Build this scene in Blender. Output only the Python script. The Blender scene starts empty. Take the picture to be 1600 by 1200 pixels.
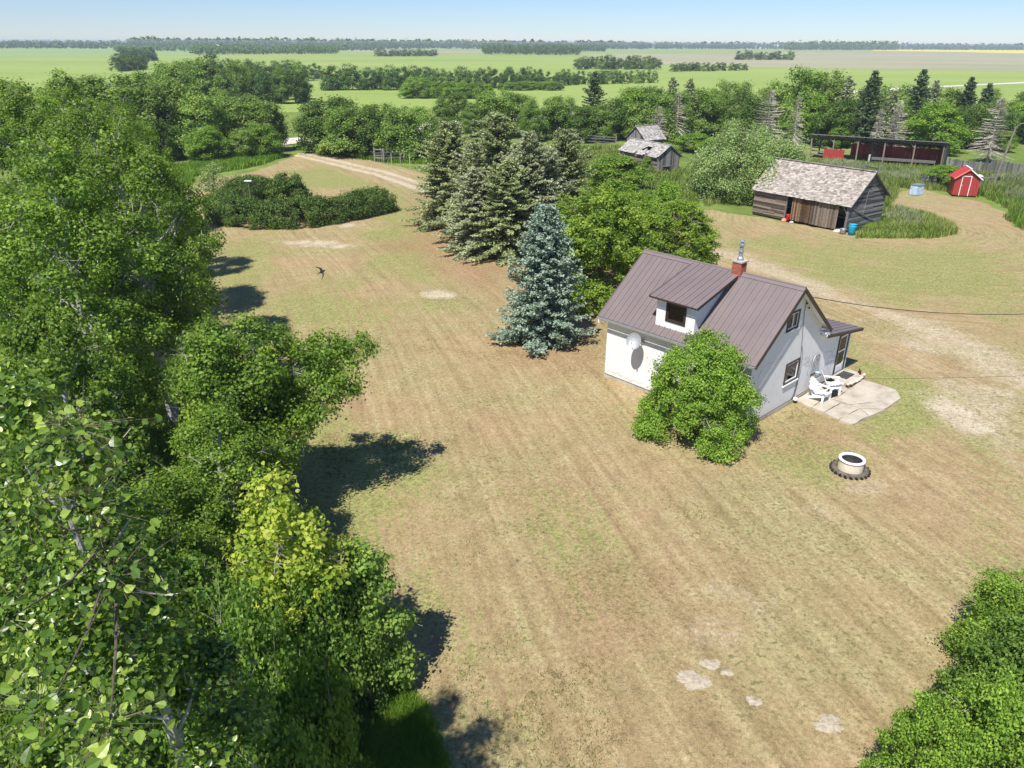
import bpy, math, random
import numpy as np
from mathutils import Matrix, Vector
from mathutils.geometry import tessellate_polygon

sc = bpy.context.scene
# ---------------------------------------------------------------- camera
F = 1160.0; CH = 14.2; PIT = math.atan(533 / F); ROLL = math.radians(0.3)
cp, sp = math.cos(PIT), math.sin(PIT); cr, sr = math.cos(ROLL), math.sin(ROLL)
cam_d = bpy.data.cameras.new('camera'); cam = bpy.data.objects.new('camera', cam_d)
sc.collection.objects.link(cam); sc.camera = cam
cam_d.sensor_width = 36; cam_d.lens = 36 * F / 1600; cam_d.clip_end = 30000; cam_d.clip_start = 0.1
rgt = Vector((cr, sr * sp, sr * cp)); dwn = Vector((sr, -cr * sp, -cr * cp)); fwd = Vector((0, cp, -sp))
m = Matrix.Identity(4)
for i in range(3):
    m[i][0] = rgt[i]; m[i][1] = -dwn[i]; m[i][2] = -fwd[i]
m[0][3], m[1][3], m[2][3] = 0, 0, CH
cam.matrix_world = m

# ---------------------------------------------------------------- sky and sun
SUN_EL = 57.0; SH_DIR = 61.0            # elevation; plan direction in which shadows fall
sx, sy, sz = (-math.cos(math.radians(SH_DIR)) * math.cos(math.radians(SUN_EL)),
              -math.sin(math.radians(SH_DIR)) * math.cos(math.radians(SUN_EL)), math.sin(math.radians(SUN_EL)))
world = bpy.data.worlds.new('World'); sc.world = world; world.use_nodes = True
wn = world.node_tree.nodes; wl = world.node_tree.links; wn.clear()
wo = wn.new('ShaderNodeOutputWorld'); bg = wn.new('ShaderNodeBackground'); sk = wn.new('ShaderNodeTexSky')
sk.sky_type = 'NISHITA'; sk.sun_disc = False
sk.sun_elevation = math.radians(SUN_EL); sk.sun_rotation = math.atan2(sx, sy)
sk.air_density = 1.0; sk.dust_density = 0.0; sk.ozone_density = 4.0; sk.altitude = 500
bg.inputs['Strength'].default_value = 0.10
tint_ = wn.new('ShaderNodeMix'); tint_.data_type = 'RGBA'; tint_.blend_type = 'MULTIPLY'; tint_.inputs[0].default_value = 1.0
tint_.inputs[7].default_value = (.54, .62, .82, 1); wl.new(sk.outputs['Color'], tint_.inputs[6]); wl.new(tint_.outputs[2], bg.inputs['Color']); wl.new(bg.outputs['Background'], wo.inputs['Surface'])
sun_d = bpy.data.lights.new('sun', 'SUN'); sun = bpy.data.objects.new('sun', sun_d); sc.collection.objects.link(sun)
sun_d.energy = 4.4; sun_d.angle = math.radians(0.5); sun_d.color = (1.0, 0.955, 0.88)
sun.rotation_euler = Vector((sx, sy, sz)).to_track_quat('Z', 'Y').to_euler()
sc.view_settings.view_transform = 'Standard'; sc.view_settings.look = 'None'
sc.view_settings.exposure = 0.65; sc.view_settings.gamma = 1.0; sc.view_settings.use_curve_mapping = False
sc.cycles.transparent_max_bounces = 16; sc.cycles.max_bounces = 6

# ---------------------------------------------------------------- geometry of the place: pixel of the photograph -> ground
def ray(u, v):
    a, b = u - 800, v - 600
    a, b = a * cr + b * sr, -a * sr + b * cr
    return a / F, cp - b / F * sp, -sp - b / F * cp
def at(u, v, z=0.0):
    d = ray(u, v); t = (z - CH) / d[2]
    return d[0] * t, d[1] * t
def zat(u, v, y):
    d = ray(u, v); t = y / d[1]
    return d[0] * t, CH + d[2] * t

# ---------------------------------------------------------------- object helpers
C = sc.collection
def tag(o, label=None, cat=None, group=None, kind=None):
    if label: o['label'] = label
    if cat: o['category'] = cat
    if group: o['group'] = group
    if kind: o['kind'] = kind
    return o
def thing(name, label, cat, loc=(0, 0, 0), rz=0.0, group=None, scale=None):
    o = bpy.data.objects.new(name, None); C.objects.link(o)
    o.location = loc; o.rotation_euler = (0, 0, rz); o.empty_display_size = 0.3
    if scale is not None: o.scale = scale if hasattr(scale, '__len__') else (scale,) * 3
    return tag(o, label, cat, group)
def link(name, me, parent=None, loc=None, rot=None):
    o = bpy.data.objects.new(name, me); C.objects.link(o)
    if parent is not None: o.parent = parent
    if loc is not None: o.location = loc
    if rot is not None: o.rotation_euler = rot
    return o
def npmesh(name, V, Q, mats, tint=None, midx=None, smooth=False):
    """V (n,3), Q (m,4) quads (or (m,3) triangles)"""
    me = bpy.data.meshes.new(name); V = np.asarray(V, np.float32); Q = np.asarray(Q, np.int32); k = Q.shape[1]
    me.vertices.add(len(V)); me.vertices.foreach_set('co', V.ravel())
    me.loops.add(Q.size); me.loops.foreach_set('vertex_index', Q.ravel())
    me.polygons.add(len(Q)); me.polygons.foreach_set('loop_start', np.arange(0, Q.size, k, dtype=np.int32))
    me.polygons.foreach_set('loop_total', np.full(len(Q), k, np.int32))
    for mt in (mats if isinstance(mats, (list, tuple)) else [mats]): me.materials.append(mt)
    if midx is not None: me.polygons.foreach_set('material_index', np.asarray(midx, np.int32))
    if smooth: me.polygons.foreach_set('use_smooth', np.ones(len(Q), bool))
    me.update(calc_edges=True)
    if tint is not None:
        at_ = me.attributes.new('tint', 'FLOAT', 'FACE'); at_.data.foreach_set('value', np.asarray(tint, np.float32))
    return me
class MB:
    """collects boxes, tubes and prisms; build() links them as one mesh object"""
    def __init__(s): s.v = []; s.f = []; s.m = []; s.t = []
    def add(s, vs, fs, mi=0, tint=0.5):
        n = len(s.v); s.v += [tuple(p) for p in vs]
        s.f += [tuple(i + n for i in f) for f in fs]; s.m += [mi] * len(fs); s.t += [tint] * len(fs); return s
    def box(s, x0, x1, y0, y1, z0, z1, mi=0, M=None, tint=0.5):
        vs = [Vector(p) for p in ((x0, y0, z0), (x1, y0, z0), (x1, y1, z0), (x0, y1, z0), (x0, y0, z1), (x1, y0, z1), (x1, y1, z1), (x0, y1, z1))]
        if M is not None: vs = [M @ p for p in vs]
        return s.add(vs, ((0, 3, 2, 1), (4, 5, 6, 7), (0, 1, 5, 4), (1, 2, 6, 5), (2, 3, 7, 6), (3, 0, 4, 7)), mi, tint)
    def beam(s, a, b, w, h, mi=0, up=(0, 0, 1), tint=0.5):
        a, b = Vector(a), Vector(b); d = (b - a); L = d.length; d.normalize()
        x = d.cross(Vector(up))
        if x.length < 1e-4: x = d.cross(Vector((0, 1, 0)))
        x.normalize(); z = x.cross(d)
        vs = [a + x * i * w / 2 + z * j * h / 2 for i, j in ((-1, -1), (1, -1), (1, 1), (-1, 1))] + \
             [b + x * i * w / 2 + z * j * h / 2 for i, j in ((-1, -1), (1, -1), (1, 1), (-1, 1))]
        return s.add(vs, ((0, 1, 2, 3), (4, 7, 6, 5), (0, 4, 5, 1), (1, 5, 6, 2), (2, 6, 7, 3), (3, 7, 4, 0)), mi, tint)
    def tube(s, pts, rad, n=6, mi=0, cap=True, tint=0.5):
        pts = [Vector(p) for p in pts]; k = len(pts)
        if not hasattr(rad, '__len__'): rad = [rad] * k
        vs = []; ref = Vector((0.3, 0.9, 0.1))
        for i, p in enumerate(pts):
            d = (pts[min(i + 1, k - 1)] - pts[max(i - 1, 0)]).normalized()
            x = d.cross(ref)
            if x.length < 0.1: x = d.cross(Vector((1, 0, 0)))
            x.normalize(); y = d.cross(x)
            vs += [p + (x * math.cos(2 * math.pi * j / n) + y * math.sin(2 * math.pi * j / n)) * rad[i] for j in range(n)]
        fs = [(i * n + j, i * n + (j + 1) % n, (i + 1) * n + (j + 1) % n, (i + 1) * n + j) for i in range(k - 1) for j in range(n)]
        if cap: fs += [tuple(range(n)), tuple(reversed(range((k - 1) * n, k * n)))]
        return s.add(vs, fs, mi, tint)
    def lathe(s, prof, n=20, mi=0, c=(0, 0, 0), tint=0.5):
        vs = [(c[0] + r * math.cos(2 * math.pi * j / n), c[1] + r * math.sin(2 * math.pi * j / n), c[2] + z) for r, z in prof for j in range(n)]
        fs = [(i * n + j, i * n + (j + 1) % n, (i + 1) * n + (j + 1) % n, (i + 1) * n + j) for i in range(len(prof) - 1) for j in range(n)]
        return s.add(vs, fs, mi, tint)
    def build(s, name, mats, parent=None, smooth=False, kind=None, label=None):
        me = bpy.data.meshes.new(name); me.from_pydata(s.v, [], s.f)
        for mt in (mats if isinstance(mats, (list, tuple)) else [mats]): me.materials.append(mt)
        me.polygons.foreach_set('material_index', s.m)
        a = me.attributes.new('tint', 'FLOAT', 'FACE'); a.data.foreach_set('value', np.array(s.t, np.float32))
        if smooth: me.polygons.foreach_set('use_smooth', [True] * len(me.polygons))
        me.update(); o = link(name, me, parent)
        if kind: o['kind'] = kind
        if label: o['label'] = label
        return o
def wall_poly(mb, P, outer, holes, thick, mi=0):
    """wall with real openings; P(s,z,d) maps wall coords (d = depth behind the face) to 3D"""
    loops = [outer] + holes
    tri = tessellate_polygon([[Vector((a, b, 0)) for a, b in L] for L in loops])
    flat = [p for L in loops for p in L]
    mb.add([P(a, b, 0) for a, b in flat], [tuple(t) for t in tri], mi)
    mb.add([P(a, b, thick) for a, b in flat], [tuple(reversed(t)) for t in tri], mi)
    for L in loops:
        k = len(L)
        for i in range(k):
            a, b = L[i], L[(i + 1) % k]
            mb.add([P(*a, 0), P(*b, 0), P(*b, thick), P(*a, thick)], [(0, 1, 2, 3)], mi)
    return mb

# ---------------------------------------------------------------- materials
def new_mat(name):
    mt = bpy.data.materials.new(name); mt.use_nodes = True; nt = mt.node_tree; nt.nodes.clear()
    out = nt.nodes.new('ShaderNodeOutputMaterial'); return mt, nt, out
def N(nt, typ, **kw):
    n = nt.nodes.new(typ)
    for k, v in kw.items():
        if hasattr(n, k) and not k.startswith('i_'): setattr(n, k, v)
    return n
def noise(nt, vec, scale, detail=4, rough=0.6):
    n = nt.nodes.new('ShaderNodeTexNoise'); n.inputs['Scale'].default_value = scale
    n.inputs['Detail'].default_value = detail; n.inputs['Roughness'].default_value = rough
    if vec is not None: nt.links.new(vec, n.inputs['Vector'])
    return n.outputs['Fac']
def ramp(nt, fac, stops):
    r = nt.nodes.new('ShaderNodeValToRGB'); els = r.color_ramp.elements
    while len(els) < len(stops): els.new(0.5)
    for e, (p, c) in zip(els, stops):
        e.position = p; e.color = (c, c, c, 1) if not hasattr(c, '__len__') else (*c, 1)
    nt.links.new(fac, r.inputs['Fac']); return r.outputs['Color']
def mixc(nt, fac, a, b, mode='MIX'):
    n = nt.nodes.new('ShaderNodeMix'); n.data_type = 'RGBA'; n.blend_type = mode
    for sock, val in ((n.inputs[0], fac), (n.inputs[6], a), (n.inputs[7], b)):
        if isinstance(val, (int, float)): sock.default_value = val if sock == n.inputs[0] else (val, val, val, 1)
        elif isinstance(val, tuple): sock.default_value = (*val, 1)
        else: nt.links.new(val, sock)
    return n.outputs[2]
def math_n(nt, op, a, b=None, c=None):
    n = nt.nodes.new('ShaderNodeMath'); n.operation = op
    for i, val in enumerate((a, b, c)):
        if val is None: continue
        if isinstance(val, (int, float)): n.inputs[i].default_value = val
        else: nt.links.new(val, n.inputs[i])
    return n.outputs[0]
def attr(nt, name):
    n = nt.nodes.new('ShaderNodeAttribute'); n.attribute_name = name; return n.outputs['Fac']
def pos(nt):
    return nt.nodes.new('ShaderNodeNewGeometry').outputs['Position']
def objco(nt):
    return nt.nodes.new('ShaderNodeTexCoord').outputs['Object']
def bsdf(nt, out, col, rough=0.8, bump=None, bstr=0.3, bdist=0.02, metal=0.0, spec=0.3):
    b = nt.nodes.new('ShaderNodeBsdfPrincipled')
    if isinstance(col, tuple): b.inputs['Base Color'].default_value = (*col, 1)
    else: nt.links.new(col, b.inputs['Base Color'])
    if isinstance(rough, (int, float)): b.inputs['Roughness'].default_value = rough
    else: nt.links.new(rough, b.inputs['Roughness'])
    b.inputs['Metallic'].default_value = metal; b.inputs['Specular IOR Level'].default_value = spec
    if bump is not None:
        bn = nt.nodes.new('ShaderNodeBump'); bn.inputs['Strength'].default_value = bstr; bn.inputs['Distance'].default_value = bdist
        nt.links.new(bump, bn.inputs['Height']); nt.links.new(bn.outputs['Normal'], b.inputs['Normal'])
    nt.links.new(b.outputs['BSDF'], out.inputs['Surface']); return b
def simple(name, col, rough=0.7, var=0.15, scale=8, metal=0.0, spec=0.3, bstr=0.2, bdist=0.01):
    mt, nt, out = new_mat(name); n = noise(nt, objco(nt), scale, 5)
    f = ramp(nt, n, [(0.3, 1 - var), (0.7, 1 + var)])
    c = mixc(nt, 1.0, col, f, 'MULTIPLY'); bsdf(nt, out, c, rough, n, bstr, bdist, metal, spec); return mt
def scalec(c, k): return tuple(min(1, x * k) for x in c)
def foliage(name, dark, mid, light, rough=0.5, trans=0.35, spec=0.35, objvar=0.12):
    mt, nt, out = new_mat(name)
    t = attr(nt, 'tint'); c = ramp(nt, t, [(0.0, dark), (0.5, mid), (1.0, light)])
    oi = nt.nodes.new('ShaderNodeObjectInfo').outputs['Random']
    f = ramp(nt, oi, [(0, 1 - objvar), (1, 1 + objvar)])
    c = mixc(nt, 1.0, c, f, 'MULTIPLY')
    b = nt.nodes.new('ShaderNodeBsdfPrincipled'); nt.links.new(c, b.inputs['Base Color'])
    b.inputs['Roughness'].default_value = rough; b.inputs['Specular IOR Level'].default_value = spec
    tr = nt.nodes.new('ShaderNodeBsdfTranslucent'); c2 = mixc(nt, 1.0, c, (1.25, 1.25, 0.7), 'MULTIPLY'); nt.links.new(c2, tr.inputs['Color'])
    ms = nt.nodes.new('ShaderNodeMixShader'); ms.inputs[0].default_value = trans
    nt.links.new(b.outputs[0], ms.inputs[1]); nt.links.new(tr.outputs[0], ms.inputs[2]); nt.links.new(ms.outputs[0], out.inputs['Surface'])
    return mt
M = {}
M['poplar'] = foliage('poplar_leaf', (0.0727, 0.1364, 0.0175), (0.1671, 0.2796, 0.0364), (0.3416, 0.4774, 0.0727), 0.5, 0.47, 0.3)
M['poplar_near'] = foliage('large_poplar_leaf', (0.0575, 0.1232, 0.0144), (0.1495, 0.2576, 0.0336), (0.414, 0.5376, 0.096), 0.33, 0.4, 0.55)
M['poplar_far'] = foliage('poplar_leaf_far', (.085, .16, .03), (.19, .30, .06), (.34, .44, .11), 0.6, 0.4, 0.2, 0.2)
M['young'] = foliage('young_leaf', (0.0978, 0.187, 0.0336), (0.2012, 0.33, 0.0576), (0.3565, 0.495, 0.108), 0.5, 0.47, 0.25)
M['yellow'] = foliage('yellow_leaf', (.16, .27, .03), (.33, .44, .06), (.54, .57, .11), 0.5, 0.5, 0.25)
M['maple'] = foliage('maple_leaf', (0.118, 0.2127, 0.0275), (0.2478, 0.3795, 0.0495), (0.4248, 0.552, 0.0825), 0.55, 0.45, 0.2)
M['bush'] = foliage('bush_leaf', (0.0945, 0.1856, 0.0243), (0.2174, 0.3629, 0.0507), (0.3969, 0.5569, 0.091), 0.55, 0.45, 0.2)
M['hedge'] = foliage('hedge_leaf', (0.0483, 0.0971, 0.0193), (0.1046, 0.1794, 0.0354), (0.1932, 0.2841, 0.0564), 0.55, 0.3, 0.2)
M['willow'] = foliage('willow_leaf', (.16, .24, .08), (.28, .39, .13), (.45, .52, .25), 0.55, 0.43, 0.2)
M['spruce'] = foliage('spruce_needle', (0.12, 0.1638, 0.0567), (0.3, 0.3528, 0.162), (0.48, 0.5292, 0.2916), 0.7, 0.25, 0.1, 0.12)
M['spruce_grey'] = foliage('grey_spruce_needle', (0.168, 0.204, 0.108), (0.348, 0.384, 0.228), (0.504, 0.54, 0.36), 0.7, 0.25, 0.1, 0.1)
M['spruce_dark'] = foliage('dark_spruce_needle', (0.065, 0.1105, 0.052), (0.13, 0.195, 0.0975), (0.221, 0.286, 0.143), 0.7, 0.2, 0.1, 0.2)
M['spruce_blue'] = foliage('blue_spruce_needle', (0.1323, 0.2113, 0.154), (0.2645, 0.3562, 0.2783), (0.4496, 0.5313, 0.4441), 0.65, 0.25, 0.15)
M['wood_far'] = foliage('distant_leaf', (0.0621, 0.1134, 0.0327), (0.101, 0.1782, 0.0491), (0.1708, 0.2674, 0.0743), 0.7, 0.3, 0.1, 0.2)
M['grass_green'] = foliage('tall_grass', (0.12, 0.19, 0.035), (0.2, 0.28, 0.06), (0.36, 0.38, 0.13), 0.7, 0.45, 0.1)
M['grass_vivid'] = foliage('lush_grass', (0.088, 0.198, 0.022), (0.165, 0.308, 0.033), (0.297, 0.418, 0.066), 0.7, 0.45, 0.1)
M['sage'] = foliage('sage', (0.189, 0.243, 0.12240000000000001), (0.3024, 0.342, 0.19440000000000002), (0.4347, 0.45, 0.2736), 0.7, 0.35, 0.1)
M['tuft'] = foliage('lawn_tuft', (.11, .15, .035), (.28, .25, .10), (.50, .42, .22), 0.8, 0.3, 0.05)
M['twig'] = simple('dead_twig', (.40, .36, .29), 0.85, .3, 3)
M['bark'] = simple('bark', (.13, .10, .075), 0.9, .35, 6, bstr=.6)
def pale_bark():
    mt, nt, out = new_mat('pale_bark'); co = objco(nt)
    mp = nt.nodes.new('ShaderNodeMapping'); mp.inputs['Scale'].default_value = (1, 1, 5); nt.links.new(co, mp.inputs['Vector'])
    n = noise(nt, mp.outputs[0], 2.6, 6, .7); c = ramp(nt, n, [(.36, (.07, .065, .055)), (.47, (.33, .33, .29)), (.75, (.46, .46, .41))])
    bsdf(nt, out, c, .8, n, .4); return mt
M['pale_bark'] = pale_bark()
def old_wood(name, c0, c1, c2, vert=False, sc_=1.0):
    mt, nt, out = new_mat(name); co = objco(nt); mp = nt.nodes.new('ShaderNodeMapping')
    mp.inputs['Scale'].default_value = (2 * sc_, 2 * sc_, 2 * sc_)
    nt.links.new(co, mp.inputs['Vector']); n = noise(nt, mp.outputs[0], 3.2, 8, .75)
    t = attr(nt, 'tint'); s = math_n(nt, 'ADD', math_n(nt, 'MULTIPLY', n, .6), math_n(nt, 'MULTIPLY', t, .5))
    c = ramp(nt, s, [(.28, c0), (.52, c1), (.8, c2)]); n2 = noise(nt, co, 25, 4)
    c = mixc(nt, .5, c, ramp(nt, n2, [(.3, .55), (.7, 1.3)]), 'MULTIPLY')
    bsdf(nt, out, c, .9, n2, .4, .01); return mt
M['grey_wood'] = old_wood('weathered_grey_board', (.06, .06, .062), (.15, .145, .14), (.30, .28, .26))
M['brown_wood'] = old_wood('weathered_brown_board', (.05, .038, .03), (.15, .115, .085), (.28, .23, .18))
M['rust_wood'] = old_wood('rusty_brown_board', (.05, .03, .018), (.17, .10, .055), (.30, .21, .13))
M['shingle'] = old_wood('old_cedar_shingle', (.19, .16, .135), (.335, .295, .255), (.50, .455, .40))
M['pale_shingle'] = old_wood('bleached_shingle', (.20, .185, .165), (.36, .34, .31), (.52, .50, .46))
M['red_board'] = simple('red_board', (.50, .05, .045), .6, .2, 5)
M['red_paint'] = simple('red_painted_board', (.34, .045, .04), .5, .12, 5)
M['white'] = simple('white_paint', (.80, .80, .79), .45, .04, 6)
M['cream'] = simple('cream_block', (.70, .62, .48), .8, .12, 6)
M['brown_trim'] = simple('brown_trim', (.045, .032, .027), .5, .15, 6)
M['metal_roof'] = None
M['black'] = simple('black_rubber', (.018, .018, .018), .75, .3, 10)
M['dark'] = simple('dark_interior', (.010, .011, .014), .9, .2, 4)  # near-black colour puts the darkness of unlit interiors into the surface
M['blue_plastic'] = simple('blue_plastic', (.02, .33, .50), .4, .08, 3)
M['red_plastic'] = simple('red_plastic', (.55, .03, .03), .4, .1, 3)
M['pink_plastic'] = simple('faded_orange_plastic', (.65, .25, .17), .5, .1, 3)
M['galv'] = simple('galvanised_steel', (.42, .45, .47), .4, .15, 6, metal=.6)
M['grey_metal'] = simple('grey_metal', (.35, .36, .37), .5, .1, 5, metal=.3)
M['pale_blue'] = simple('pale_blue_paint', (.42, .55, .66), .6, .3, 3)
M['rock'] = simple('pale_rock', (.50, .46, .38), .9, .2, 5, bstr=.7)
M['dusty_rubber'] = simple('dusty_rubber', (.13, .11, .085), .9, .4, 8)
M['soot'] = simple('soot', (.035, .033, .035), .8, .3, 6)
M['mat'] = simple('grey_doormat', (.06, .06, .06), .95, .3, 30)
M['wire'] = simple('black_cable', (.015, .015, .015), .6, .1, 3)
M['pole'] = simple('old_pole', (.20, .175, .15), .9, .25, 4)
M['curtain'] = simple('white_curtain', (.62, .60, .56), .8, .1, 3)
M['bird'] = simple('bird_feather', (.02, .018, .022), .5, .2, 40)
M['bird_belly'] = simple('pale_feather', (.25, .17, .12), .6, .1, 40)
def metal_roof():
    mt, nt, out = new_mat('brown_metal_roof'); co = pos(nt); n = noise(nt, co, 1.2, 5)
    c = ramp(nt, n, [(.3, (.175, .140, .136)), (.7, (.200, .160, .155))])
    t = attr(nt, 'tint'); c = mixc(nt, 1.0, c, ramp(nt, t, [(0, .95), (1, 1.05)]), 'MULTIPLY')
    n2 = noise(nt, co, 14, 3); c = mixc(nt, ramp(nt, n2, [(.62, 0.0), (.78, .25)]), c, (.20, .16, .14))
    bsdf(nt, out, c, .42, n, .05, .02, .0, .5); return mt
M['metal_roof'] = metal_roof()
def stucco():
    mt, nt, out = new_mat('white_stucco'); co = objco(nt)
    n1 = noise(nt, co, 1.3, 6, .65); n2 = noise(nt, co, 45, 3, .7); n3 = noise(nt, co, .45, 5, .7)
    c = ramp(nt, n1, [(.3, (.70, .705, .69)), (.7, (.80, .80, .79))])
    v = nt.nodes.new('ShaderNodeTexVoronoi'); v.feature = 'DISTANCE_TO_EDGE'; v.inputs['Scale'].default_value = .55
    nv = nt.nodes.new('ShaderNodeMixRGB'); nv.inputs[0].default_value = .25
    nt.links.new(co, nv.inputs[1]); nn = nt.nodes.new('ShaderNodeTexNoise'); nn.inputs['Scale'].default_value = 2.5; nt.links.new(co, nn.inputs['Vector'])
    nt.links.new(nn.outputs['Color'], nv.inputs[2]); nt.links.new(nv.outputs[0], v.inputs['Vector'])
    crack = math_n(nt, 'MULTIPLY', ramp(nt, v.outputs['Distance'], [(.0, 1.0), (.012, 0.0)]), ramp(nt, n3, [(.45, 0.0), (.55, .6)]))
    c = mixc(nt, crack, c, (.38, .38, .37))
    hgt = nt.nodes.new('ShaderNodeSeparateXYZ'); nt.links.new(co, hgt.inputs[0])
    low = math_n(nt, 'MULTIPLY', ramp(nt, hgt.outputs['Z'], [(.02, 1.0), (.5, 0.0)]), ramp(nt, n1, [(.35, .0), (.7, .55)]))
    c = mixc(nt, low, c, (.45, .42, .36))
    bsdf(nt, out, c, .9, n2, .5, .012, spec=.2); return mt
M['stucco'] = stucco()
def glass():
    mt, nt, out = new_mat('window_glass')
    tr = nt.nodes.new('ShaderNodeBsdfTransparent'); tr.inputs[0].default_value = (.07, .08, .10, 1)
    gl = nt.nodes.new('ShaderNodeBsdfGlossy'); gl.inputs['Roughness'].default_value = .02
    fr = nt.nodes.new('ShaderNodeLayerWeight'); fr.inputs[0].default_value = .5
    f = math_n(nt, 'ADD', math_n(nt, 'MULTIPLY', math_n(nt, 'POWER', fr.outputs['Facing'], 3.0), .45), .03)
    ms = nt.nodes.new('ShaderNodeMixShader'); nt.links.new(f, ms.inputs[0])
    nt.links.new(tr.outputs[0], ms.inputs[1]); nt.links.new(gl.outputs[0], ms.inputs[2]); nt.links.new(ms.outputs[0], out.inputs['Surface'])
    return mt
M['glass'] = glass()
def brick_mat():
    mt, nt, out = new_mat('red_brick'); t = attr(nt, 'tint')
    c = ramp(nt, t, [(0, (.30, .075, .045)), (1, (.46, .14, .09))]); n = noise(nt, objco(nt), 40, 3)
    bsdf(nt, out, c, .9, n, .4, .005); return mt
M['brick'] = brick_mat()
M['mortar'] = simple('mortar', (.42, .38, .33), .95, .1, 20)
def concrete():
    mt, nt, out = new_mat('pale_concrete'); co = pos(nt); n1 = noise(nt, co, 1.1, 6, .7); n2 = noise(nt, co, 22, 4, .7)
    c = ramp(nt, n1, [(.32, (.33, .285, .22)), (.5, (.47, .415, .33)), (.70, (.56, .51, .42))])
    c = mixc(nt, .35, c, ramp(nt, n2, [(.3, .62), (.7, 1.18)]), 'MULTIPLY')
    bsdf(nt, out, c, .92, n2, .3, .006); return mt
M['concrete'] = concrete()
# ================================================================= GROUND
rng = np.random.default_rng(7)
def seg_dist(P, A, B):
    A = np.array(A); B = np.array(B); d = B - A; t = np.clip(((P - A) @ d) / max(d @ d, 1e-9), 0, 1)
    return np.linalg.norm(P - (A + t[:, None] * d), axis=1)
def line_dist(P, pts):
    return np.min([seg_dist(P, pts[i], pts[i + 1]) for i in range(len(pts) - 1)], axis=0)
def inside(P, poly):
    x, y = P[:, 0], P[:, 1]; r = np.zeros(len(P), bool); n = len(poly)
    for i in range(n):
        x0, y0 = poly[i]; x1, y1 = poly[(i + 1) % n]
        c = ((y0 > y) != (y1 > y)); xx = x0 + (y - y0) * (x1 - x0) / (y1 - y0 + 1e-12); r ^= c & (x < xx)
    return r
def sdf(P, poly):            # > 0 inside
    d = line_dist(P, list(poly) + [poly[0]]); return np.where(inside(P, poly), d, -d)
def soft(P, poly, w): return np.clip(sdf(P, poly) / w * .5 + .5, 0, 1)
def G(*px): return [at(u, v) for u, v in px]
def vnoise(P, s, seed):      # cheap smooth value noise
    r = np.random.default_rng(seed); g = r.random((64, 64)); q = P / s; i = np.floor(q).astype(int); f = q - i; f = f * f * (3 - 2 * f)
    a = g[i[:, 0] % 64, i[:, 1] % 64]; b = g[(i[:, 0] + 1) % 64, i[:, 1] % 64]
    c = g[i[:, 0] % 64, (i[:, 1] + 1) % 64]; d = g[(i[:, 0] + 1) % 64, (i[:, 1] + 1) % 64]
    return (a * (1 - f[:, 0]) + b * f[:, 0]) * (1 - f[:, 1]) + (c * (1 - f[:, 0]) + d * f[:, 0]) * f[:, 1]
def fbm(P, s, seed): return (vnoise(P, s, seed) + .5 * vnoise(P, s / 2.1, seed + 1) + .25 * vnoise(P, s / 4.3, seed + 2)) / 1.75

def flat_sheet(name, pts, z, mat, kind='structure', sub=None):
    me = bpy.data.meshes.new(name); vs = [(x, y, z) for x, y in pts]
    tri = tessellate_polygon([[Vector(p) for p in vs]])
    me.from_pydata(vs, [], [tuple(t) for t in tri]); me.materials.append(mat); me.update()
    if me.polygons and me.polygons[0].normal.z < 0: me.flip_normals()
    o = link(name, me); o['kind'] = kind; return o
# base ground: rough green meadow
def ground_mat():
    mt, nt, out = new_mat('rough_meadow'); p = pos(nt)
    n1 = noise(nt, p, .035, 5, .6); n2 = noise(nt, p, .45, 6, .7); n3 = noise(nt, p, 5, 5, .8)
    c = ramp(nt, n1, [(.3, (.13, .20, .04)), (.5, (.19, .255, .06)), (.7, (.28, .29, .11))])
    c = mixc(nt, .6, c, ramp(nt, n2, [(.3, .6), (.7, 1.35)]), 'MULTIPLY')
    c = mixc(nt, .7, c, ramp(nt, n3, [(.25, .5), (.75, 1.4)]), 'MULTIPLY')
    bsdf(nt, out, c, .95, n3, .8, .15, spec=.1); return mt
def field_mat(name, ca, cb, cc, sx_=1.0, row=.0):
    mt, nt, out = new_mat(name); p = pos(nt); mp = nt.nodes.new('ShaderNodeMapping'); mp.inputs['Scale'].default_value = (.35, 1, 1)
    nt.links.new(p, mp.inputs['Vector']); n1 = noise(nt, mp.outputs[0], .012, 5, .6); n2 = noise(nt, mp.outputs[0], .12, 6, .7)
    s = math_n(nt, 'ADD', math_n(nt, 'MULTIPLY', n1, .7), math_n(nt, 'MULTIPLY', n2, .3))
    c = ramp(nt, s, [(.35, ca), (.5, cb), (.65, cc)]); n3 = noise(nt, p, 1.2, 5, .8)
    c = mixc(nt, .6, c, ramp(nt, n3, [(.3, .72), (.7, 1.25)]), 'MULTIPLY')
    bsdf(nt, out, c, .95, spec=.05); return mt
M['meadow'] = ground_mat()
M['crop'] = field_mat('young_crop', (.215, .30, .075), (.26, .34, .09), (.31, .36, .115))
M['crop_deep'] = field_mat('green_crop', (.20, .30, .10), (.24, .34, .12), (.28, .36, .14))
M['pasture'] = field_mat('dry_pasture', (.26, .28, .155), (.33, .32, .20), (.39, .345, .23))
M['canola'] = field_mat('yellow_canola', (.62, .55, .06), (.68, .60, .07), (.72, .62, .10))
M['gravel'] = field_mat('pale_gravel', (.50, .46, .38), (.58, .53, .45), (.64, .60, .52))
S = 9000
flat_sheet('ground', [(-S, -60), (S, -60), (S, S), (-S, S)], -0.14, M['meadow'])
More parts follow.
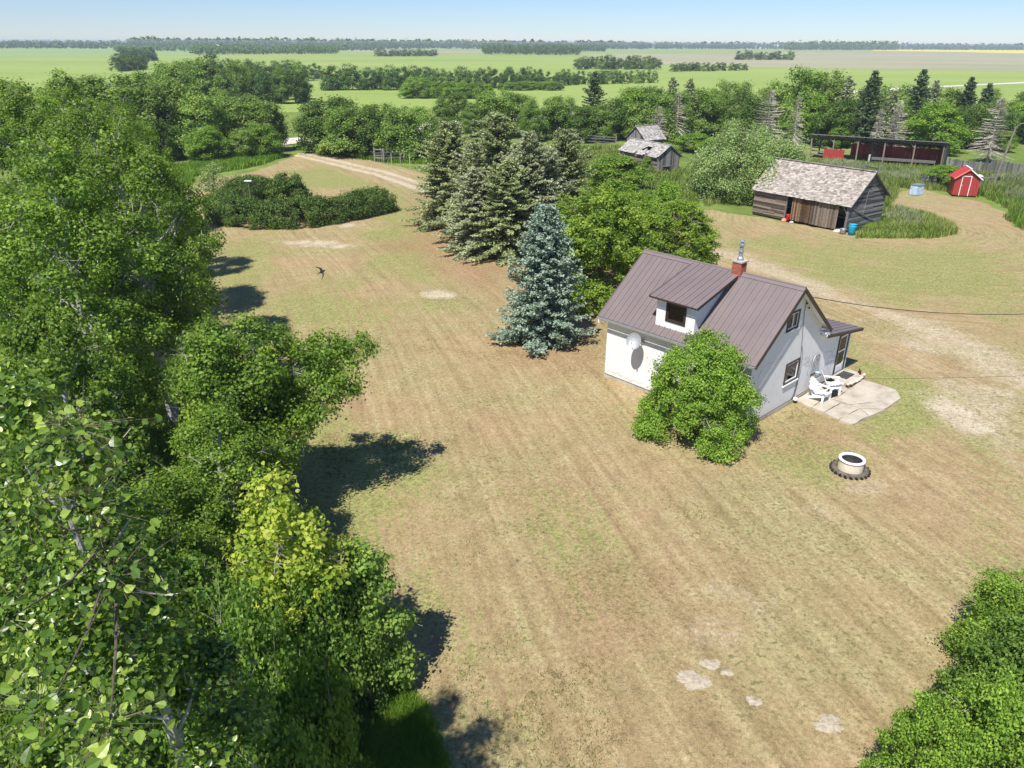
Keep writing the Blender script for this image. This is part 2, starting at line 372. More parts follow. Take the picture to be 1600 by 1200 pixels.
# fields (each its own sheet, stacked a little above the ground)
def field(name, px, z, mat, extra=None):
    return flat_sheet(name, [at(*p) for p in px] + (extra or []), z, mat)
field('crop_field', [(-200, 190), (330, 176), (700, 172), (980, 168), (1300, 165), (1800, 160), (1800, 78), (-200, 70)], -.11, M['crop'])
field('crop_field', [(1060, 83), (700, 83), (520, 82), (180, 88), (-100, 90), (-100, 74), (600, 75.5), (1100, 78)], -.05, M['crop_deep'])
field('pasture_field', [(1870, 128), (1640, 112), (1400, 108), (1180, 105), (1010, 99), (905, 90), (935, 85.5), (1200, 82), (1420, 80), (1870, 80)], -.08, M['pasture'])
field('pasture_field', [(600, 78), (520, 80.5), (640, 84), (755, 83), (780, 79.5)], -.02, M['pasture'])
field('canola_field', [(1360, 79.5), (1480, 81), (1900, 90), (1900, 80.5), (1600, 78.3), (1370, 77.3)], .10, M['canola'])
def road_strip(name, px, w, z, mat, w2=None):
    pts = [Vector((*at(*p), z)) for p in px]; vs = []
    for i, p in enumerate(pts):
        d = (pts[min(i + 1, len(pts) - 1)] - pts[max(i - 1, 0)]).normalized(); n = Vector((-d.y, d.x, 0)); vs += [p + n * w / 2, p - n * w / 2]
    me = bpy.data.meshes.new(name); me.from_pydata(vs, [], [(2 * i, 2 * i + 1, 2 * i + 3, 2 * i + 2) for i in range(len(pts) - 1)])
    me.materials.append(mat); me.update()
    if me.polygons[0].normal.z < 0: me.flip_normals()
    o = link(name, me); o['kind'] = 'structure'; return o
road_strip('gravel_road', [(380, 228), (435, 222), (500, 215), (640, 200), (900, 178), (1050, 166), (1250, 152), (1350, 142), (1450, 136), (1600, 129), (1750, 121)], 6.5, -.03, M['gravel'])

# ---- the mown yard: one fine grid whose vertices carry what grows where
yard_poly = G((500, 1700), (530, 1200), (500, 1000), (430, 850), (380, 700), (300, 520), (270, 400), (270, 320), (300, 285), (390, 268), (440, 250), (470, 238), (520, 238), (585, 250), (640, 262), (720, 285),
              (800, 300), (930, 330), (1030, 335), (1110, 322), (1180, 335), (1340, 360), (1385, 330), (1390, 298), (1440, 290), (1490, 306), (1540, 312), (1580, 330), (1592, 352), (1700, 372), (1900, 420), (2300, 700), (2500, 1700))
x0, x1, y0, y1 = -42.0, 78.0, 1.0, 122.0
def axis_y():
    ys = [y0]
    while ys[-1] < y1: ys.append(ys[-1] + (.16 + .0035 * ys[-1]))
    return np.array(ys)
ys = axis_y(); xs = np.arange(x0, x1, .30)
XX, YY = np.meshgrid(xs, ys); P = np.stack([XX.ravel(), YY.ravel()], 1)
wob = (fbm(P, 3.0, 3) - .5) * 1.6 + (fbm(P, .9, 9) - .5) * .7
D = sdf(P, yard_poly) + wob
green = np.zeros(len(P)); dirt = np.zeros(len(P)); brown = np.zeros(len(P))
def paint(arr, px, w, amt, nz=.8, seed=20):
    q = sdf(P, G(*px)) + (fbm(P, 2.0, seed) - .5) * 2 * nz * w
    np.maximum(arr, amt * np.clip(q / w * .5 + .5, 0, 1), out=arr)
# greener patches
paint(green, [(1325, 520), (1350, 560), (1440, 600), (1460, 660), (1380, 700), (1330, 680), (1400, 640), (1410, 620), (1330, 575)], 1.2, .95)
paint(green, [(1210, 670), (1330, 690), (1420, 700), (1380, 740), (1260, 760), (1190, 720)], 1.3, .55, seed=21)
paint(green, [(440, 268), (500, 258), (640, 300), (650, 345), (600, 350), (560, 300), (470, 290)], 2.0, .75, seed=22)
paint(green, [(320, 372), (420, 365), (440, 420), (380, 480), (330, 430)], 2.0, .6, seed=23)
paint(green, [(400, 450), (560, 430), (640, 470), (600, 540), (470, 550), (400, 520)], 2.5, .5, seed=24)
paint(green, [(560, 360), (640, 330), (720, 420), (690, 480), (600, 430)], 2.0, .5, seed=25)
paint(green, [(1130, 350), (1300, 380), (1600, 390), (1600, 500), (1400, 460), (1200, 420)], 3.0, .62, nz=1.2, seed=26)
paint(green, [(1400, 380), (1600, 400), (1600, 520), (1450, 480)], 3.0, .6, nz=1.2, seed=27)
paint(green, [(620, 790), (700, 850), (720, 960), (700, 1100), (620, 1100), (600, 900)], 1.4, .45, nz=1.3, seed=28)
paint(green, [(820, 760), (960, 760), (1010, 900), (900, 960), (840, 880)], 1.2, .42, nz=1.4, seed=29)
paint(green, [(880, 870), (990, 860), (1060, 960), (960, 1010), (880, 960)], 1.0, .35, nz=1.2, seed=31)
paint(green, [(1450, 700), (1600, 700), (1600, 900), (1500, 860)], 1.2, .4, nz=1.4, seed=30)
paint(green, [(420, 500), (470, 620), (560, 640), (700, 740), (560, 900), (560, 1200), (200, 1200), (200, 500)], 1.2, .6, seed=36)
paint(green, [(560, 1060), (640, 1080), (700, 1200), (540, 1200)], .5, 1.0, nz=.5, seed=37)
# bare pale track behind the house and worn spots
trk = G((1085, 385), (1160, 405), (1230, 432), (1300, 462), (1400, 492), (1500, 535), (1600, 590), (1720, 650))
q = 1.5 - line_dist(P, trk) + (fbm(P, 2.5, 40) - .5) * 3.4; dirt = np.maximum(dirt, .64 * np.clip(q / 1.3 * .5 + .5, 0, 1))
paint(dirt, [(1330, 500), (1430, 520), (1530, 560), (1640, 640), (1640, 760), (1520, 700), (1460, 640), (1440, 560)], 2.0, .62, nz=1.2, seed=41)
for i, (u, v, r, a) in enumerate([(1490, 640, 1.1, 1.1), (1520, 665, .8, 1.0), (1350, 760, .7, .5), (1300, 800, 1.0, .35), (1180, 940, 1.2, .45), (1120, 1000, 1.0, .45),
                                  (500, 380, 1.2, .9), (535, 385, .9, .9), (455, 378, 1.0, .9), (545, 352, .9, .8), (680, 461, .8, 1.2), (975, 610, 1.0, .45), (900, 760, 1.5, .25),
                                  (1075, 560, .1, .1), (700, 1100, .8, .3), (960, 690, 1.6, .3), (1070, 760, 1.4, .3)]):
    cx, cy = at(u, v); d = np.hypot((P[:, 0] - cx) * .8, (P[:, 1] - cy)); q = r - d + (fbm(P, .9, 50 + i) - .5) * 1.6 * r
    np.maximum(dirt, a * np.clip(q / (r * .6) * .5 + .5, 0, 1), out=dirt)
q = .30 - line_dist(P, G((430, 250), (540, 262), (660, 295), (760, 330))) ; np.maximum(dirt, .0 * np.clip(q, 0, 1), out=dirt)
# driveway (two worn wheel tracks) seen left of the spruces and hidden behind them
drv = G((425, 234), (470, 241), (540, 257), (600, 272), (650, 288), (730, 315), (850, 355), (980, 378), (1085, 392))
dd = line_dist(P, drv); q = 1.65 - dd + (fbm(P, 2.0, 60) - .5) * .8
drive = np.clip(q / .5 * .5 + .5, 0, 1); dirt = np.maximum(dirt, drive * (.45 + .55 * (np.abs(dd - .95) < .45)))
# reddish needle litter under the spruces, scorched brown places
paint(brown, [(640, 372), (700, 385), (780, 418), (800, 440), (770, 480), (720, 440), (660, 400), (600, 385)], 1.6, .9, seed=70)
paint(brown, [(640, 300), (900, 330), (950, 560), (800, 570), (800, 440), (640, 370)], 1.2, .8, seed=71)
paint(brown, [(900, 540), (985, 600), (900, 585), (850, 590)], .8, .8, seed=72)
paint(brown, [(870, 900), (960, 860), (1040, 900), (1020, 980), (940, 1030), (870, 980)], .8, .62, seed=73)
paint(brown, [(1180, 690), (1270, 640), (1330, 690), (1240, 720)], .6, .5, seed=74)
paint(brown, [(640, 600), (860, 700), (1000, 800), (900, 820), (700, 680)], 1.5, .25, nz=1.3, seed=75)
paint(brown, [(1130, 870), (1240, 840), (1160, 950), (1090, 1000)], .8, .25, nz=1.0, seed=76)
# mowing swaths: coordinates along / across the mower's way
A0 = Vector((*at(585, 370), 0)); A1 = Vector((*at(960, 800), 0)); dA = (A1 - A0).normalized()
uA = (P[:, 0] * dA.x + P[:, 1] * dA.y); vA = (P[:, 0] * -dA.y + P[:, 1] * dA.x) + .012 * (P[:, 1] - 40) ** 2 * .12 + np.sin(P[:, 1] / 9) * .6
cB = np.array(at(1395, 352)); rB = np.hypot(P[:, 0] - cB[0], (P[:, 1] - cB[1])); thB = np.arctan2(P[:, 1] - cB[1], P[:, 0] - cB[0])
uB = thB * 12; vB = rB
split = line_dist(P, G((1100, 380), (1300, 450), (1450, 520), (1700, 640))) ; sideB = inside(P, G((1090, 320), (1100, 390), (1300, 462), (1500, 535), (2300, 850), (2500, 200), (1300, 200)))
blend = np.where(sideB, 1.0, 0.0)
nx, ny = len(xs), len(ys)
idx = np.arange(nx * ny).reshape(ny, nx)
Q = np.stack([idx[:-1, :-1], idx[:-1, 1:], idx[1:, 1:], idx[1:, :-1]], -1).reshape(-1, 4)
keep = (D[Q].max(1) > 0); Q = Q[keep]
used = np.unique(Q); remap = -np.ones(nx * ny, int); remap[used] = np.arange(len(used)); Q = remap[Q]
zz = (fbm(P, 6, 80) - .5) * .10 + (fbm(P, 1.2, 81) - .5) * .03 - .045 - .16 * np.clip(1 - D / 1.0, 0, 1) ** 2
zz = np.minimum(zz, -.008)
V3 = np.column_stack([P, zz])[used]
def lawn_mat():
    mt, nt, out = new_mat('mown_dry_grass'); p = pos(nt)
    uvA = nt.nodes.new('ShaderNodeUVMap'); uvA.uv_map = 'swath_a'; uvB = nt.nodes.new('ShaderNodeUVMap'); uvB.uv_map = 'swath_b'
    def streak(uv, s1, s2, scale):
        mp = nt.nodes.new('ShaderNodeMapping'); mp.inputs['Scale'].default_value = (s1, s2, 1); nt.links.new(uv.outputs[0], mp.inputs['Vector'])
        return noise(nt, mp.outputs[0], scale, 4, .6)
    bl = attr(nt, 'blend')
    def mixf(f, a, b):
        n = nt.nodes.new('ShaderNodeMix'); n.data_type = 'FLOAT'; nt.links.new(f, n.inputs[0]); nt.links.new(a, n.inputs[2]); nt.links.new(b, n.inputs[3]); return n.outputs[0]
    st1 = mixf(bl, streak(uvA, .05, 1.7, 1.0), streak(uvB, .10, 1.7, 1.0))
    st2 = mixf(bl, streak(uvA, .12, 2.6, 1.3), streak(uvB, .25, 2.8, 1.3))
    big = noise(nt, p, .16, 4, .6); med = noise(nt, p, 1.1, 6, .7); fine = noise(nt, p, 9, 6, .8); vfine = noise(nt, p, 34, 5, .85)
    s = math_n(nt, 'ADD', math_n(nt, 'ADD', math_n(nt, 'MULTIPLY', st1, .26), math_n(nt, 'MULTIPLY', st2, .38)), math_n(nt, 'MULTIPLY', med, .36))
    straw = ramp(nt, s, [(.36, (.235, .178, .094)), (.46, (.31, .242, .130)), (.54, (.36, .288, .160)), (.64, (.43, .36, .21))])
    tone = ramp(nt, big, [(.38, (1.03, .965, .95)), (.62, (.96, 1.02, .92))]); straw = mixc(nt, 1.0, straw, tone, 'MULTIPLY')
    grn = ramp(nt, fine, [(.3, (.13, .16, .045)), (.5, (.225, .255, .075)), (.7, (.34, .345, .13))])
    # green amount: painted mask broken into tufts by streak and clump noise
    mf = noise(nt, p, 4.2, 5, .75)
    gsum = math_n(nt, 'ADD', math_n(nt, 'MULTIPLY', attr(nt, 'green'), .42), math_n(nt, 'ADD', math_n(nt, 'MULTIPLY', mf, .75), math_n(nt, 'MULTIPLY', st2, .5)))
    gsum = math_n(nt, 'ADD', gsum, math_n(nt, 'MULTIPLY', big, .3))
    gm = ramp(nt, gsum, [(.88, 0.0), (1.02, .70)])
    c = mixc(nt, gm, straw, grn)
    brn = ramp(nt, fine, [(.3, (.20, .115, .06)), (.7, (.37, .235, .14))])
    bm = math_n(nt, 'MULTIPLY', attr(nt, 'brown'), ramp(nt, math_n(nt, 'ADD', math_n(nt, 'MULTIPLY', mf, .6), math_n(nt, 'MULTIPLY', med, .4)), [(.36, .2), (.6, 1.0)]))
    c = mixc(nt, bm, c, brn)
    soil = ramp(nt, med, [(.3, (.42, .345, .235)), (.7, (.56, .485, .365))])
    ds = math_n(nt, 'ADD', attr(nt, 'dirt'), math_n(nt, 'MULTIPLY', math_n(nt, 'SUBTRACT', mf, .5), 1.5))
    dm = ramp(nt, ds, [(.35, 0.0), (.80, .85), (1.0, 1.0)])
    c = mixc(nt, dm, c, soil)
    # blade-scale grain: fine noise darkens and lightens the colour at random
    c = mixc(nt, 1.0, c, ramp(nt, fine, [(.34, .60), (.46, .94), (.54, 1.06), (.66, 1.32)]), 'MULTIPLY')
    c = mixc(nt, 1.0, c, ramp(nt, vfine, [(.36, .66), (.5, 1.0), (.64, 1.34)]), 'MULTIPLY')
    clump = noise(nt, p, 7.0, 3, .6); cm = math_n(nt, 'MULTIPLY', ramp(nt, clump, [(.56, 0.0), (.64, .75)]), ramp(nt, math_n(nt, 'ADD', med, math_n(nt, 'MULTIPLY', math_n(nt, 'SUBTRACT', big, .5), 1.2)), [(.44, 0.1), (.58, 1.0)]))
    c = mixc(nt, cm, c, (.14, .14, .05))
    h = math_n(nt, 'ADD', math_n(nt, 'MULTIPLY', fine, .6), math_n(nt, 'MULTIPLY', vfine, .4))
    bsdf(nt, out, c, .95, h, .75, .05, spec=.08); return mt
M['lawn'] = lawn_mat()
lawn_me = npmesh('lawn', V3, Q, M['lawn'], smooth=True)
for nm, arr in (('green', green), ('dirt', dirt), ('brown', brown), ('blend', blend)):
    a = lawn_me.attributes.new(nm, 'FLOAT', 'POINT'); a.data.foreach_set('value', arr[used].astype(np.float32))
for nm, (ua, va) in (('swath_a', (uA, vA)), ('swath_b', (uB, vB))):
    uv = lawn_me.uv_layers.new(name=nm); li = Q.ravel(); co = np.column_stack([ua[used][li], va[used][li]]).astype(np.float32); uv.data.foreach_set('uv', co.ravel())
lawn = link('lawn', lawn_me); lawn['kind'] = 'structure'

# ================================================================= PLANT GENERATORS
def frames(nrm, r):
    n = nrm / np.maximum(np.linalg.norm(nrm, axis=1, keepdims=True), 1e-6)
    a = r.normal(size=n.shape); a -= (a * n).sum(1, keepdims=True) * n; a /= np.maximum(np.linalg.norm(a, axis=1, keepdims=True), 1e-6)
    return n, a, np.cross(n, a)
def leaf_quads(c, nrm, size, r, width=.38, fold=.12):
    n, a, b = frames(nrm, r); s = size[:, None]
    V = np.stack([c - a * s * .5, c + b * s * width + n * s * fold, c + a * s * .55, c - b * s * width + n * s * fold], 1).reshape(-1, 3)
    return V, np.arange(len(V)).reshape(-1, 4)
def leaf_hex(c, nrm, size, r, width=.42, fold=.10):
    n, a, b = frames(nrm, r); s = size[:, None]
    V = np.stack([c - a * s * .5, c - a * s * .3 + b * s * width * .8 + n * s * fold, c + a * s * .08 + b * s * width * .9 + n * s * fold, c + a * s * .6,
                  c + a * s * .08 - b * s * width * .9 + n * s * fold, c - a * s * .3 - b * s * width * .8 + n * s * fold], 1).reshape(-1, 3)
    i = np.arange(len(c)) * 6; return V, np.concatenate([np.stack([i, i + 1, i + 2, i + 3], 1), np.stack([i, i + 3, i + 4, i + 5], 1)])
def sph(r, k):
    v = r.normal(size=(k, 3)); return v / np.linalg.norm(v, axis=1, keepdims=True)
PROF = {
    'round': lambda t: np.sqrt(np.clip(1 - (1.75 * t - .80) ** 2, .02, 1)),
    'dome': lambda t: np.sqrt(np.clip(1 - (1.12 * t - .12) ** 2, .02, 1)),
    'poplar': lambda t: np.clip(np.sin(np.pi * np.clip(t * .9 + .12, 0, 1)), .05, 1) ** .75,
    'bush': lambda t: np.sqrt(np.clip(1 - (1.02 * t) ** 2, .04, 1)),
    'spire': lambda t: np.clip(1 - t, .04, 1) ** .7 * np.clip(t * 6 + .5, 0, 1),
}
def decid(seed, h, rad, base, prof='round', nl=16, nc=160, lpc=120, leaf=.1, csig=.32, lr=.34, trunk=.16, trmat='bark', leafmat='poplar',
          tint=(.5, .2), droop=0.0, bare=0, lean=(0, 0), sq=1.0, tips=None, flat=.75, name='tree', hexa=False):
    r = np.random.default_rng(seed); pf = PROF[prof]; H_ = h - base
    t = (np.arange(nl) + r.random(nl)) / nl * .93 + .03; ang = np.arange(nl) * 2.4 + r.random(nl) * 1.2
    lrad = rad * lr * r.uniform(.75, 1.3, nl) * (0.6 + .55 * pf(t))
    rr = np.maximum(pf(t) * rad - lrad * .8, 0) * r.uniform(.55, 1.08, nl) ** .7
    L = np.column_stack([np.cos(ang) * rr, np.sin(ang) * rr * sq, base + t * H_ - lrad * .25])
    L[:, 0] += lean[0] * t * H_; L[:, 1] += lean[1] * t * H_
    if tips is not None:
        for tp in tips: L = np.vstack([L, tp[:3]]); lrad = np.append(lrad, tp[3]); t = np.append(t, (tp[2] - base) / H_)
        nl = len(L)
    wts = lrad ** 2; wts /= wts.sum(); li = r.choice(nl, nc, p=wts)
    d = sph(r, nc); out = L[li] * np.array([1, 1, 0]); out /= np.maximum(np.linalg.norm(out, axis=1, keepdims=True), .3)
    d = d + out * .55 + np.array([0, 0, .35]); d /= np.linalg.norm(d, axis=1, keepdims=True)
    Cc = L[li] + d * lrad[li][:, None] * r.uniform(.55, 1.12, nc)[:, None]
    Cc[:, 2] = np.maximum(Cc[:, 2], .15 + .3 * r.random(nc))
    k = nc * lpc; ci = np.repeat(np.arange(nc), lpc); off = r.normal(size=(k, 3)) * csig * r.uniform(.6, 1.25, nc)[ci][:, None]; off[:, 2] *= flat
    if droop: off[:, 2] -= droop * np.abs(r.normal(size=k)) * csig * 2
    c = Cc[ci] + off; c[:, 2] = np.maximum(c[:, 2], .05)
    nn = d[ci] * .45 + off / csig * .25 + np.array([0, 0, .45]) + r.normal(size=(k, 3)) * .55
    V, Qd = (leaf_hex if hexa else leaf_quads)(c, nn, leaf * r.uniform(.7, 1.3, k), r)
    tn = np.clip(tint[0] + r.normal(size=k) * tint[1] + (r.normal(size=nc) * tint[1] * .8)[ci], 0, 1)
    crown = npmesh(name + '_crown', V, Qd, M[leafmat], np.concatenate([tn, tn]) if hexa else tn)
    mb = MB(); Ht = h * .93
    tp = [Vector((lean[0] * z * z / max(h, 1) + math.sin(z * .9 + seed) * .02 * h * (z / h), lean[1] * z * z / max(h, 1) + math.cos(z * .7 + seed) * .02 * h * (z / h), z - .3 * (z == 0))) for z in np.linspace(0, Ht, 8)]
    mb.tube(tp, [trunk * (1 - .9 * i / 7) + .01 for i in range(8)], 7)
    def tpt(z):
        z = min(max(z, .1), Ht * .98); f = z / Ht * 7; i = int(f); return tp[i].lerp(tp[min(i + 1, 7)], f - i)
    for i in range(nl):
        e = Vector(L[i]); s = tpt(max(base * .6, e.z - Vector((e.x, e.y, 0)).length * .9 - .2)); mid = s.lerp(e, .5) + Vector((0, 0, -.08 * (e - s).length))
        rr_ = trunk * .38 * (1.1 - .7 * s.z / h); mb.tube([s, mid, e], [rr_, rr_ * .65, rr_ * .3], 4, cap=False)
    for j in r.choice(nc, min(nc, int(nc * .45)), replace=False):
        e = Vector(Cc[j]); s = Vector(L[li[j]]); rr_ = max(.008, trunk * .09); mb.tube([s, s.lerp(e, .5) + Vector(r.normal(size=3) * .06), e], [rr_, rr_ * .8, rr_ * .5], 3, cap=False)
    tm = mb
    trunk_me = bpy.data.meshes.new(name + '_trunk'); trunk_me.from_pydata(tm.v, [], tm.f); trunk_me.materials.append(M[trmat]); trunk_me.update()
    bare_me = None
    if bare:
        bb = MB()
        for j in range(bare):
            ii = r.integers(nl); s = Vector(L[ii]); dd_ = Vector(sph(r, 1)[0]) + Vector((0, 0, .5)) + Vector(L[ii] * np.array([.3, .3, 0])).normalized() * .6
            e = s + dd_.normalized() * lrad[ii] * r.uniform(1.0, 1.5); mm = s.lerp(e, .55) + Vector(r.normal(size=3) * .12)
            bb.tube([s, mm, e], [.022, .014, .005], 3, cap=False)
            for q_ in range(4):
                a_ = mm.lerp(e, r.random()); bb.tube([a_, a_ + Vector(r.normal(size=3) * .25) + dd_ * .15], [.009, .003], 3, cap=False)
        bare_me = bpy.data.meshes.new('bare_twigs'); bare_me.from_pydata(bb.v, [], bb.f); bare_me.materials.append(M['twig']); bare_me.update()
    return trunk_me, crown, bare_me
def conifer(seed, h, rad, mat, dens=1.0, card=.2, cw=.05, step=.3, droop=.35, clear=.3, tint=(.45, .22), dead=False, irregular=.25, power=.8, nbr=8):
    r = np.random.default_rng(seed); mb = MB()
    tp = [Vector((math.sin(z * .5 + seed) * .012 * h, math.cos(z * .4 + seed) * .012 * h, z)) for z in np.linspace(-.2, h, 8)]
    mb.tube(tp, [.022 * h * (1 - .92 * i / 7) + .01 for i in range(8)], 7)
    cs, ns, ts, tw = [], [], [], []
    z = clear; side_amp = r.uniform(1 - irregular, 1 + irregular, 12)
    while z < h * .985:
        t = (z - clear) / (h - clear); R_ = rad * (1 - t) ** power * (.25 + .75 * min(1, t * 4 + .75)) + .10
        k = int(r.integers(nbr - 2, nbr + 1)); a0 = r.random() * 6.28
        for j in range(k):
            a = a0 + j * 6.28 / k + r.normal() * .2; ln = R_ * r.uniform(.7, 1.12) * side_amp[int((a % 6.28) / 6.284 * 12)] * (1 + .25 * math.sin(z * 2.1 + a * 2) * irregular * 2)
            if dead and r.random() < .15: ln *= .4
            m_ = max(4, int(ln / .35) + 2); u = np.linspace(0, 1, m_)
            up = .45 * t; bx = np.cos(a) * ln * u; by = np.sin(a) * ln * u
            bz = z + ln * (up * u - droop * (1 - t * .7) * (u ** 1.4) + .22 * u ** 3 * (1 if not dead else .4))
            pts = np.column_stack([bx, by, bz]); pts[:, :2] += r.normal(size=(m_, 2)) * .02
            mb.tube([Vector(p_) for p_ in pts], [max(.006, .012 * ln * (1 - .8 * uu) + .004) * (2.0 if dead else 1) for uu in u], 3, cap=False)
            tang = np.array([math.cos(a), math.sin(a), 0]); perp = np.array([-math.sin(a), math.cos(a), 0])
            ns_ = max(3, int(ln / .16))
            for q_ in range(ns_):
                uu = .18 + .82 * (q_ + r.random()) / ns_
                i_ = min(int(uu * (m_ - 1)), m_ - 2); b0 = pts[i_] + (pts[i_ + 1] - pts[i_]) * (uu * (m_ - 1) - i_)
                for sd in (-1, 1):
                    sl = (.18 + .34 * ln * (1 - uu) * .6) * r.uniform(.6, 1.2); sdv = tang * .65 + perp * sd * .85 + np.array([0, 0, -.35 * (1 - t) + .1]); sdv /= np.linalg.norm(sdv)
                    if dead:
                        if r.random() < .6: tw.append((b0, b0 + sdv * sl * 1.5 + r.normal(size=3) * .06))
                        continue
                    nc_ = max(2, int(sl / .07 * dens)); f = r.random(nc_)
                    cc = b0 + sdv * sl * f[:, None] + r.normal(size=(nc_, 3)) * .045; cc[:, 2] -= np.abs(r.normal(size=nc_)) * .05
                    cs.append(cc); ts.append(np.tile(sdv, (nc_, 1)) + r.normal(size=(nc_, 3)) * .5); ns.append(np.full(nc_, uu))
        z += step * r.uniform(.7, 1.3) * (1 - .45 * t)
    for a_, b_ in tw: mb.tube([Vector(a_), Vector(b_)], [.022, .010], 3, cap=False)
    trunk_me = bpy.data.meshes.new('conifer_trunk'); trunk_me.from_pydata(mb.v, [], mb.f); trunk_me.materials.append(M['twig' if dead else 'bark']); trunk_me.update()
    if dead: return trunk_me, None, None
    c = np.vstack(cs); d = np.vstack(ts); uu = np.concatenate(ns); n = len(c)
    d /= np.linalg.norm(d, axis=1, keepdims=True); nn = r.normal(size=(n, 3)) * .7 + np.array([0, 0, 1.0]); nn -= (nn * d).sum(1, keepdims=True) * d
    nn /= np.maximum(np.linalg.norm(nn, axis=1, keepdims=True), 1e-5); b = np.cross(nn, d); s = (card * r.uniform(.7, 1.3, n))[:, None]; w = (cw * r.uniform(.7, 1.4, n))[:, None]
    V = np.stack([c - d * s * .5, c + b * w, c + d * s * .5, c - b * w], 1).reshape(-1, 3)
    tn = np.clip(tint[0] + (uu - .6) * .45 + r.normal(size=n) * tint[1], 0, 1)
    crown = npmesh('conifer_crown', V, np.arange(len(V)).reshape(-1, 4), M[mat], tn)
    return trunk_me, crown, None
def plant(meshes, name, label, cat, x, y, scale=1.0, rz=0.0, group=None, z=0.0, tname='trunk'):
    o = thing(name, label, cat, (x, y, z), rz, group, scale)
    tm, cm, bm = meshes
    if cm is not None: link(tname, tm, o); link('crown', cm, o)
    else: link(tname, tm, o)
    if bm is not None: link('bare_twigs', bm, o)['kind'] = 'stuff'
    return o
def tufts(name, label, poly, n, hgt, blades, mat, seed, width=.05, tint=(.5, .25), spread=.12, cat=None, mask=None, wobw=1.2):
    """upright blades joined into one mesh: tall grass nobody could count"""
    r = np.random.default_rng(seed); pl = np.array(poly); lo, hi = pl.min(0), pl.max(0); pts = []
    while sum(len(a) for a in pts) < n:
        q = r.uniform(lo, hi, (n * 2, 2)); k = sdf(q, poly) + (fbm(q, 2.5, seed) - .5) * wobw > 0
        if mask is not None: k &= mask(q)
        pts.append(q[k])
        if len(pts) > 30: break
    q = np.vstack(pts)[:n]; k = len(q) * blades; i = np.repeat(np.arange(len(q)), blades)
    hh = hgt * (.55 + .9 * fbm(q, 3.0, seed + 5))[i] * r.uniform(.6, 1.2, k)
    b0 = np.column_stack([q[i] + r.normal(size=(k, 2)) * spread, np.full(k, -.12)]); a = r.random(k) * 6.28; ln = r.uniform(.1, .55, k) * hh
    dirx = np.column_stack([np.cos(a), np.sin(a), np.zeros(k)]); per = np.column_stack([-np.sin(a), np.cos(a), np.zeros(k)])
    w = (width * r.uniform(.6, 1.4, k))[:, None]; tip = b0 + dirx * ln[:, None]; tip[:, 2] += hh; mid = b0 + dirx * (ln * .3)[:, None]; mid[:, 2] += hh * .6
    V = np.stack([b0 - per * w * .5, b0 + per * w * .5, mid + per * w * .45, tip, mid - per * w * .45], 1).reshape(-1, 3)
    idx = np.arange(k) * 5; Qd = np.concatenate([np.stack([idx, idx + 1, idx + 2, idx + 4], 1), np.stack([idx + 4, idx + 2, idx + 3, idx + 3], 1)])
    tn = np.clip(tint[0] + r.normal(size=k) * tint[1] + ((fbm(q, 1.5, seed + 8) - .5) * 1.2)[i], 0, 1)
    tri = np.concatenate([np.stack([idx, idx + 1, idx + 2], 1), np.stack([idx, idx + 2, idx + 4], 1), np.stack([idx + 4, idx + 2, idx + 3], 1)])
    o = link(name, npmesh(name, V, tri, M[mat], np.concatenate([tn, tn, tn])))
    return tag(o, label, cat, None, 'stuff')
# ================================================================= THE HOUSE
HB = (9.36, 26.55); HR = math.radians(43.0)           # near corner; local x runs along the gable, local y along the long wall
house = thing('house', 'small white stucco house with a brown metal roof, red brick chimney and shed dormer', 'house', (*HB, 0), HR)
W, L_, EZ, RX, RZ = 5.60, 7.35, 3.0, 2.75, 5.45       # wall width, length, eave height at the overhang, ridge
SL = (RZ - EZ) / (RX + .35)
def rz_(x): return EZ + SL * (x + .35) if x <= RX else RZ - SL * (x - RX)
T = .16
# gable wall with two window openings
g1, g2 = (2.32, 3.22, 3.66, 4.40), (2.86, 3.98, 1.12, 2.05)
rect = lambda q: [(q[0], q[2]), (q[0], q[3]), (q[1], q[3]), (q[1], q[2])]
mb = MB(); P_ = lambda a, b, d: (a, d, b)
wall_poly(mb, P_, [(0, .12), (W, .12), (W, rz_(W) - .06), (RX, RZ - .06), (0, rz_(0) - .06)], [rect(g1), rect(g2)], T); mb.build('wall', M['stucco'], house)
mb = MB(); mb.box(-.0, T, T + .002, L_ - T - .002, .12, rz_(0) - .06); mb.build('wall', M['stucco'], house)
mb = MB(); wall_poly(mb, lambda a, b, d: (a, L_ - d, b), [(0, .12), (W, .12), (W, rz_(W) - .06), (RX, RZ - .06), (0, rz_(0) - .06)], [], T); mb.build('wall', M['stucco'], house)
mb = MB(); mb.box(W - T, W, T + .002, L_ - T - .002, .12, rz_(W) - .06); mb.build('wall', M['stucco'], house)
mb = MB(); mb.box(-.03, W + .03, -.03, L_ + .03, -.3, .105, 0); mb.build('foundation', M['concrete'], house)
mb = MB(); mb.box(-.016, W, -.016, -.001, .106, .135); mb.box(-.016, -.001, -.001, L_, .106, .135); mb.build('base_flashing', M['brown_trim'], house)
mb = MB(); mb.box(T + .01, W - T - .01, T + .01, L_ - T - .01, 2.45, 2.5); mb.box(T + .01, W - T - .01, T + .01, L_ - T - .01, .106, .12); mb.build('floor', M['dark'], house)
